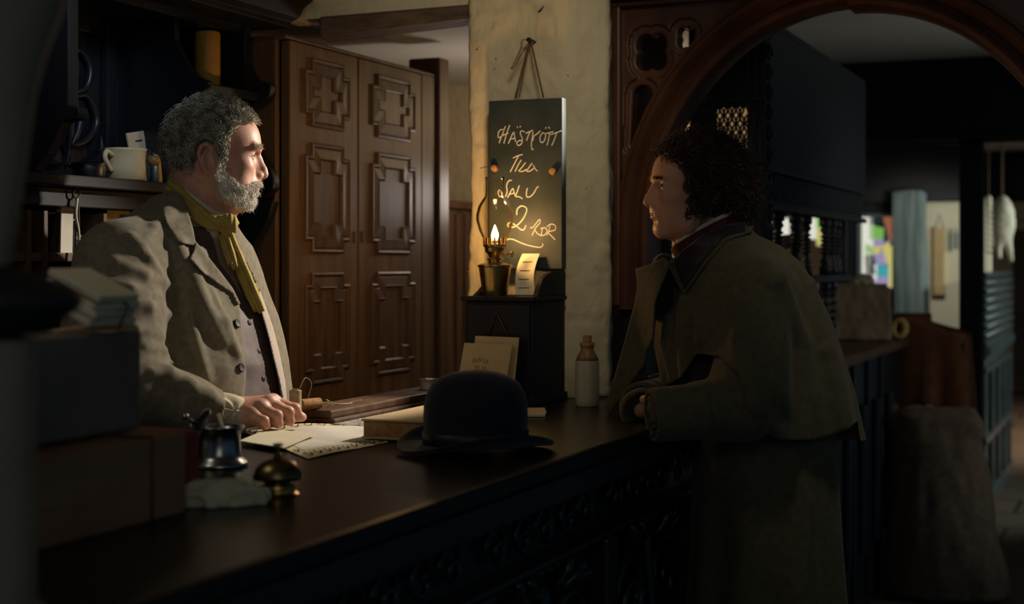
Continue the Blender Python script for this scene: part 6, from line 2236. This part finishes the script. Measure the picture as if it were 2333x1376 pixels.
def boots(root, pts, toe):
    for (x, y) in pts:
        def f(p):
            d = cap(p, (x - 0.01, y, 0.12), (x, y, 0.05), 0.052, 0.05)
            d = smin(d, cap(p, (x, y, 0.045), (x + toe[0], y + toe[1], 0.036), 0.046, 0.038), 0.03)
            return np.maximum(np.maximum(d, 0.001 - p[:, 2]), p[:, 2] - 0.15)
        sdf_obj('boot', f, (x - 0.25, y - 0.25, 0), (x + 0.25, y + 0.25, 0.18), 0.008, M['boots'], root)


boots(ink, [(-1.94, 2.635), (-1.94, 2.865)], (0.13, 0.0))

# ------------------------------------------------------------------ the customer
YC = 3.42
cus = thing('person', (*W(1745, 600, YC)[:2], 0), 'man with dark curly hair in an olive caped greatcoat, leaning on the counter', 'person')
H2 = Frame(W(1590, 449, 3.45), camdir(-0.992, -0.125), math.radians(5), 0.0, 1.0)
NB2 = W(1660, 575, 3.47)


def f_neck2(p):
    d = cap(p, H2.w((-0.02, 0, -0.03)), NB2, 0.056, 0.066)
    return smin(d, cap(p, H2.w((0.040, 0, -0.075)), W(1590, 575, 3.44), 0.026, 0.036), 0.025)


def f_head2(p):
    d = head_sdf(H2.to(p), 0.096, 0.96)
    return smin(d, np.maximum(f_neck2(p), NB2[2] - 0.05 - p[:, 2]), 0.012)


def PZ(py, Y=YC):
    return CAMZ + (HY - py) / F * Y


# axes of the leaning trunk: camera-right and depth
TX = camdir(1, 0)
TY = camdir(0, 1)


def uv(p, Y0=YC):
    """camera-side coordinates in metres about the coat's axis (x right, y away), z"""
    X = p[:, 0] * CY_ + p[:, 1] * SY_
    Y = -p[:, 0] * SY_ + p[:, 1] * CY_
    return np.stack([X, Y - Y0, p[:, 2]], 1)


K = YC / F


def sec(py, cpx, hw, hd, dy=0.0):
    return (PZ(py), (cpx - CX) * K, dy, hw * K, hd)


CAPE = [sec(500, 1668, 40, 0.05, 0.04), sec(535, 1668, 62, 0.075, 0.03), sec(560, 1672, 108, 0.115, 0.02), sec(600, 1680, 146, 0.150, 0.0), sec(640, 1684, 166, 0.168, 0.0), sec(720, 1694, 192, 0.19, 0.0),
        sec(800, 1704, 207, 0.205, 0.0), sec(900, 1719, 220, 0.22, 0.0), sec(1010, 1732, 228, 0.23, 0.0)]
COAT = [sec(540, 1665, 50, 0.06, 0.03), sec(570, 1668, 90, 0.10, 0.02), sec(620, 1680, 130, 0.135), sec(720, 1698, 160, 0.155), sec(850, 1722, 165, 0.16), sec(1000, 1742, 160, 0.165), sec(1150, 1746, 164, 0.18), sec(1376, 1748, 172, 0.20),
        (0.34, (1748 - CX) * K, 0, 0.19, 0.225)]
S2, E2, Wr2 = W(1722, 668, 3.26), W(1688, 925, 3.16), W(1500, 944, 3.12)
S2r, E2r, Wr2r = W(1640, 660, 3.56), W(1560, 905, 3.55), W(1462, 935, 3.30)


def f_armn(p, i=0.0):
    return chain(p, [S2, E2, W(1610, 935, 3.135), Wr2], [0.075 - i, 0.070 - i, 0.058 - i, 0.050 - i], 0.03)


def f_armf(p, i=0.0):
    return chain(p, [S2r, E2r, Wr2r], [0.075 - i, 0.066 - i, 0.050 - i], 0.03)


def f_coat2(p):
    q = uv(p)
    th = np.arctan2(q[:, 1], q[:, 0] - (1745 - CX) * K)
    d = loft(q, COAT, 2.2)
    low = np.clip((1.02 - p[:, 2]) / 0.5, 0, 1)
    d = d - low * 0.016 * np.sin(th * 9 + 0.8) - 0.004 * vnoise(p * [10, 10, 4], 81)
    d = smin(d, f_armn(p) - 0.004 * vnoise(p * [18, 18, 18], 82), 0.02)
    d = smin(d, f_armf(p), 0.02)
    px, py, Y = proj(p)
    # front opening of the skirt and hollow sleeves
    d = np.maximum(d, -cap(p, Wr2 + TX * 0.03, Wr2 - TX * 0.08, 0.041, 0.044))
    d = np.maximum(d, -cap(p, Wr2r + TX * 0.02, Wr2r + (Wr2r - E2r) * 0.6, 0.040, 0.043))
    e = np.maximum(d, -(d + 0.016))
    e = np.maximum(e, -(f_neck2(p) - 0.014))
    cut = polysd(px, py, [(1440, 400), (1720, 470), (1700, 520), (1600, 585), (1548, 655), (1500, 640), (1440, 600)]) * Y / F
    return np.maximum(e, -cut) * 0.85


sdf_obj('coat', f_coat2, W(1690, 600, YC) * [1, 1, 0] + (-0.46, -0.46, 0.33), W(1690, 600, YC) * [1, 1, 0] + (0.46, 0.46, 1.52), 0.0062, M['greatcoat'], cus)

# big turned cuffs
def cuff_f(a, b, r0, r1):
    def f(p):
        d = cap(p, a, b, r0, r1)
        ax = (b - a) / np.linalg.norm(b - a)
        t = (p - a) @ ax
        L = np.linalg.norm(b - a)
        d = np.maximum(d, -(d + 0.009))
        return np.maximum(np.maximum(d, t - L), -t) - 0.001
    return f


ca, cb2 = W(1602, 936, 3.125), W(1484, 946, 3.105)
sdf_obj('cuff', cuff_f(ca, cb2, 0.058, 0.056), np.minimum(ca, cb2) - 0.09, np.maximum(ca, cb2) + 0.09, 0.004, M['greatcoat'], cus)
fa, fb = W(1520, 912, 3.47), W(1462, 926, 3.31)
sdf_obj('cuff', cuff_f(fa, fb, 0.056, 0.054), np.minimum(fa, fb) - 0.09, np.maximum(fa, fb) + 0.09, 0.004, M['greatcoat'], cus)

RID2 = [([(1690, 640), (1688, 765), (1714, 929), (1772, 1000)], 0.020), ([(1745, 600), (1770, 640), (1822, 783), (1829, 905), (1824, 1000)], 0.020), ([(1800, 600), (1838, 650), (1884, 801), (1922, 968)], 0.018),
        ([(1560, 690), (1556, 770), (1568, 850)], 0.016), ([(1520, 680), (1526, 780), (1542, 870)], 0.012), ([(1620, 640), (1612, 700), (1600, 770)], 0.018)]


def f_cape0(p):
    q = uv(p)
    cxz = np.interp(p[:, 2], [s[0] for s in CAPE][::-1], [s[1] for s in CAPE][::-1])
    th = np.arctan2(q[:, 1], q[:, 0] - cxz)
    d = smin(loft(q, CAPE, 2.1), cap(p, S2, S2 + (E2 - S2) * 0.85, 0.083, 0.088), 0.06)
    low = np.clip((PZ(560) - p[:, 2]) / (PZ(560) - PZ(1000)), 0, 1)
    return d - low * 0.013 * np.sin(th * 8 + 1.2) - low * 0.006 * np.sin(th * 17 + 0.4)


RC = [([hit(x, y, f_cape0, 2.7, 3.7) for x, y in pts], r) for pts, r in RID2]


def f_cape(p):
    d = f_cape0(p)
    for pts, r in RC:
        d = smin(d, chain(p, pts, [r * 0.4] + [r] * (len(pts) - 1), 0.01), 0.026)
    d = smin(d, np.maximum(f_armn(p) - 0.006, np.maximum(PZ(905) - p[:, 2], 0)), 0.03) if False else d
    d = d - 0.003 * vnoise(p * [9, 9, 4], 91)
    e = smax(d, -(d + 0.016), 0.003)
    px, py, Y = proj(p)
    s1 = polysd(px, py, [(1380, 870), (1508, 884), (1552, 862), (1588, 806), (1640, 812), (1684, 852), (1704, 930), (1742, 985), (1776, 1003), (1850, 1003), (1900, 990), (1934, 978), (1952, 960), (1990, 1200), (1380, 1200)]) * Y / F
    e = np.maximum(e, -np.maximum(s1, Y - YC - 0.02))
    s2 = polysd(px, py, [(1380, 500), (1520, 560), (1548, 655), (1496, 655), (1491, 700), (1488, 780), (1508, 884), (1440, 900), (1380, 900)]) * Y / F
    e = np.maximum(e, -np.maximum(s2, Y - YC - 0.10))
    s3 = polysd(px, py, [(1380, 400), (1760, 400), (1716, 516), (1655, 540), (1600, 600), (1550, 660), (1440, 640)]) * Y / F
    e = np.maximum(e, -s3)
    e = np.maximum(e, -(f_neck2(p) - 0.016))
    return np.maximum(e, PZ(1006) - p[:, 2]) * 0.85


lo2, hi2 = W(1690, 600, YC) * [1, 1, 0] + (-0.42, -0.42, 0.98), W(1690, 600, YC) * [1, 1, 0] + (0.42, 0.42, 1.54)
sdf_obj('cape', f_cape, lo2, hi2, 0.0042, M['greatcoat'], cus)


# front half of the cape hanging over the far arm
def f_flap(p):
    px, py, Y = proj(p)
    u = np.clip((1492 - px) / 110, -0.3, 1.3)
    Ys = 3.33 + 0.12 * u + 0.010 * np.sin((px - 0.3 * (py - 600)) * 0.05) + 0.02 * np.sin(u * 3)
    s = polysd(px, py, [(1447, 612), (1478, 603), (1512, 586), (1530, 600), (1512, 640), (1494, 690), (1490, 770), (1474, 800), (1468, 832), (1430, 884), (1390, 944), (1378, 926), (1400, 856), (1426, 766), (1446, 690), (1452, 650)]) * Y / F
    return smax((np.abs(Y - Ys) - 0.008) * 0.6, s, 0.003) * 0.8


sdf_obj('cape_front', f_flap, W(1450, 760, 3.4) - (0.18, 0.22, 0.24), W(1450, 760, 3.4) + (0.18, 0.22, 0.24), 0.003, M['greatcoat'], cus)


def f_throat(p):
    return smin(smin(f_cape0(p) , f_neck2(p) - 0.012, 0.03), cap(p, W(1540, 590, 3.38), W(1530, 700, 3.36), 0.04, 0.06), 0.03)


sdf_obj('collar', shell_poly(f_throat, [(1718, 514), (1690, 516), (1650, 526), (1600, 548), (1556, 576), (1530, 590), (1523, 600), (1545, 652), (1560, 672), (1578, 645), (1606, 606), (1656, 548), (1712, 530)], -0.004, 0.009, 3.55), W(1620, 590, 3.4) - (0.26, 0.26, 0.16), W(1620, 590, 3.4) + (0.26, 0.26, 0.16), 0.0034, M['greatcoat'], cus)
sdf_obj('velvet_collar', shell_poly(f_throat, [(1700, 505), (1650, 512), (1600, 536), (1560, 566), (1534, 592), (1552, 648), (1560, 660), (1572, 642), (1600, 600), (1652, 540), (1700, 526)], 0.004, 0.0125, 3.55), W(1620, 590, 3.4) - (0.26, 0.26, 0.16), W(1620, 590, 3.4) + (0.26, 0.26, 0.16), 0.0034, M['velvet'], cus)
sdf_obj('neckcloth', shell_poly(f_neck2, [(1536, 556), (1578, 530), (1625, 505), (1700, 480), (1715, 540), (1600, 600), (1530, 612), (1515, 590)], 0.003, 0.016), NB2 - 0.2, NB2 + 0.2, 0.003, M['burgundy'], cus)
sdf_obj('shirt_collar', shell_poly(f_neck2, [(1539, 549), (1580, 523), (1625, 497), (1690, 470), (1698, 476), (1630, 506), (1584, 530), (1543, 556)], 0.002, 0.019), NB2 - 0.2, NB2 + 0.22, 0.0022, M['shirt'], cus)


def f_bow(p):
    c = W(1524, 603, 3.40)
    d = ell(p, c + camdir(-0.8, -0.5) * 0.012, (0.018, 0.018, 0.016))
    return smin(d, cap(p, c + camdir(-0.8, -0.5) * 0.015, W(1516, 690, 3.39), 0.026, 0.045), 0.01)


cbow = W(1525, 620, 3.4)
sdf_obj('cravat', f_bow, cbow - 0.16, cbow + 0.16, 0.004, M['velvet'], cus)


def f_vest2(p):
    q = uv(p)
    d = loft(q, COAT, 2.2) + 0.03
    return np.maximum(np.maximum(d, p[:, 2] - PZ(585)), 0.85 - p[:, 2])


sdf_obj('waistcoat', f_vest2, lo2 - (0, 0, 0.15), hi2, 0.010, M['velvet'], cus)

# hands folded together, each half inside the other cuff
HN = Frame(W(1588, 934, 3.128), camdir(-0.985, 0.17), math.radians(0), math.radians(-60), 0.95)


def f_hand2(p):
    q = HN.to(p) * np.array([1, -1.0, 1])
    d = hand_sdf(q)
    return smin(d, cap(p, HN.w((0, 0, 0)), HN.w((-0.05, 0, 0)), 0.024, 0.024), 0.02)


HFr = Frame(W(1487, 922, 3.40), camdir(-0.15, -1.0), math.radians(0), math.radians(15), 0.92)


def f_hand2r(p):
    d = hand_sdf(HFr.to(p))
    return smin(d, cap(p, HFr.w((0, 0, 0)), HFr.w((-0.08, 0, 0)), 0.026, 0.03), 0.02)


def f_body2(p):
    q = uv(p)
    d = np.maximum(np.maximum(loft(q, COAT, 2.2) + 0.05, 0.80 - p[:, 2]), p[:, 2] - PZ(690))
    d = smin(d, f_armn(p, 0.032), 0.03)
    d = smin(d, f_armf(p, 0.032), 0.03)
    for s in (-1, 1):
        a, b, c = LEG2[s]
        d = smin(d, chain(p, [a, b, c], [0.070, 0.055, 0.042], 0.02), 0.03)
        d = smin(d, cap(p, c * [1, 1, 0] + (0, 0, 0.045), c * [1, 1, 0] + (0, 0, 0.036) + camdir(-1, 0) * 0.10, 0.042, 0.034), 0.02)
    return d


def xyw(px, Y, z):
    v = W(px, 600, Y)
    return np.array([v[0], v[1], z])


LEG2 = {-1: (xyw(1738, 3.375, 0.86), xyw(1736, 3.37, 0.48), xyw(1745, 3.37, 0.09)), 1: (xyw(1742, 3.47, 0.86), xyw(1738, 3.48, 0.50), xyw(1748, 3.48, 0.09))}
def f_all2(p):
    d = f_body2(p)
    d = smin(d, near(f_head2, H2.o - (0, 0, 0.03), 0.27, p), 0.012)
    d = smin(d, near(f_hand2, HN.o, 0.21, p), 0.012)
    return smin(d, near(f_hand2r, HFr.o, 0.21, p), 0.012)


bc0 = W(1690, 600, YC) * [1, 1, 0]
build_body(cus, [(f_all2, bc0 + (-0.48, -0.42, 0.0), bc0 + (0.42, 0.42, 1.80), 0.0025)], M['skin2'], lips_fn(H2), [M['skin2'], M['lip']])
eyes_and_brows(cus, H2, M['brown_hair'], 6)


def f_trs2(p):
    d = None
    for s in (-1, 1):
        a, b, c = LEG2[s]
        e = chain(p, [a, b, c], [0.080, 0.068, 0.062], 0.02)
        d = e if d is None else smin(d, e, 0.02)
    return np.maximum(d, 0.07 - p[:, 2])


sdf_obj('trousers', f_trs2, W(1730, 600, YC) * [1, 1, 0] + (-0.4, -0.4, 0.05), W(1730, 600, YC) * [1, 1, 0] + (0.4, 0.4, 1.0), 0.012, M['trousers'], cus)
boots(cus, [tuple(LEG2[-1][2][:2]), tuple(LEG2[1][2][:2])], tuple(camdir(-1, 0)[:2] * 0.13))


# curly hair
def f_scalp2(p):
    return head_sdf(H2.to(p), 0.096, 0.96, eyes=False, ear=False)


HAIRP2 = [(0.086, 0.074), (0.100, 0.098), (0.09, 0.17), (0.0, 0.19), (-0.13, 0.15), (-0.15, 0.0), (-0.11, -0.055), (-0.06, -0.058), (-0.034, -0.030), (-0.016, -0.022), (0.004, -0.036), (0.034, -0.042), (0.040, -0.020),
          (0.036, 0.004), (0.050, 0.012), (0.044, 0.030), (0.060, 0.060), (0.074, 0.068)]


def f_hair2(p):
    q = H2.to(p)
    d = ell(q, (-0.012, 0, 0.046), (0.101, 0.085, 0.099))
    d = smin(d, ell(q, (-0.075, 0, 0.01), (0.045, 0.07, 0.065)), 0.03)
    d = smin(d, ell(q, (0.018, 0.070, -0.008), (0.020, 0.010, 0.030)), 0.01)
    d = smin(d, ell(q, (0.018, -0.070, -0.008), (0.020, 0.010, 0.030)), 0.01)
    d = d - 0.010 * vnoise(q * 42, 95) - 0.005 * vnoise(q * 90, 96)
    return smax(d, polysd(q[:, 0], q[:, 2], HAIRP2), 0.008)


sdf_obj('hair', f_hair2, H2.o - (0.19, 0.19, 0.10), H2.o + (0.19, 0.19, 0.20), 0.003, M['brown_hair'], cus)


def f_hairs2(p):
    q = H2.to(p)
    d = ell(q, (-0.012, 0, 0.046), (0.099, 0.083, 0.097))
    d = smin(d, ell(q, (-0.075, 0, 0.01), (0.043, 0.068, 0.063)), 0.03)
    return smin(d, f_scalp2(p) - 0.002, 0.005)


P = surf_sample(f_hairs2, H2.w((-0.01, 0, 0.040)), 9000, 15, 0.22)
q = H2.to(P)
P = P[inpoly(q[:, 0], q[:, 2], HAIRP2)]
N_ = grad(f_hairs2, P)
Fl = RNG.normal(size=P.shape) * 0.6 + np.array([0, 0, -0.35])
D0 = N_ * 0.55 + Fl * 0.45
D0 /= np.linalg.norm(D0, axis=1)[:, None]


def rej2(p):
    q = H2.to(p)
    return (polysd(q[:, 0], q[:, 2], [(0.046, -0.046), (0.046, 0.0), (0.058, 0.010), (0.056, 0.034), (0.070, 0.056), (0.092, 0.064), (0.14, 0.075), (0.14, -0.05)]) < 0) | (q[:, 2] < -0.075)


V, Q = strands(P, D0, Fl, 0.026, 0.0062, 1.7, 0.0013, m=13, seed=13, helix=True, reject=rej2)
link_mesh('hair_curls', V, Q, M['brown_hair'], cus, None, True)
P = np.array([H2.w((0.1085 - 0.35 * abs(abs(y) - 0.012), y, 0.034 + RNG.uniform(-0.0025, 0.0025))) for y in RNG.uniform(0.010, 0.046, 200) * RNG.choice([-1, 1], 200)])
N_ = grad(f_head2, P)
P = P - N_ * f_head2(P)[:, None]
dn = np.sign(H2.to(P)[:, 1])[:, None] * H2.M[:, 1][None] + RNG.normal(size=(len(P), 3)) * 0.2
V, Q = strands(P, (N_ * 0.5 + dn) / np.linalg.norm(N_ * 0.5 + dn, axis=1)[:, None], dn, 0.007, 0.0004, 0.4, 0.0006, m=5, ns=3, seed=9)
link_mesh('eyebrows', V, Q, M['brown_hair'], cus, None, True)
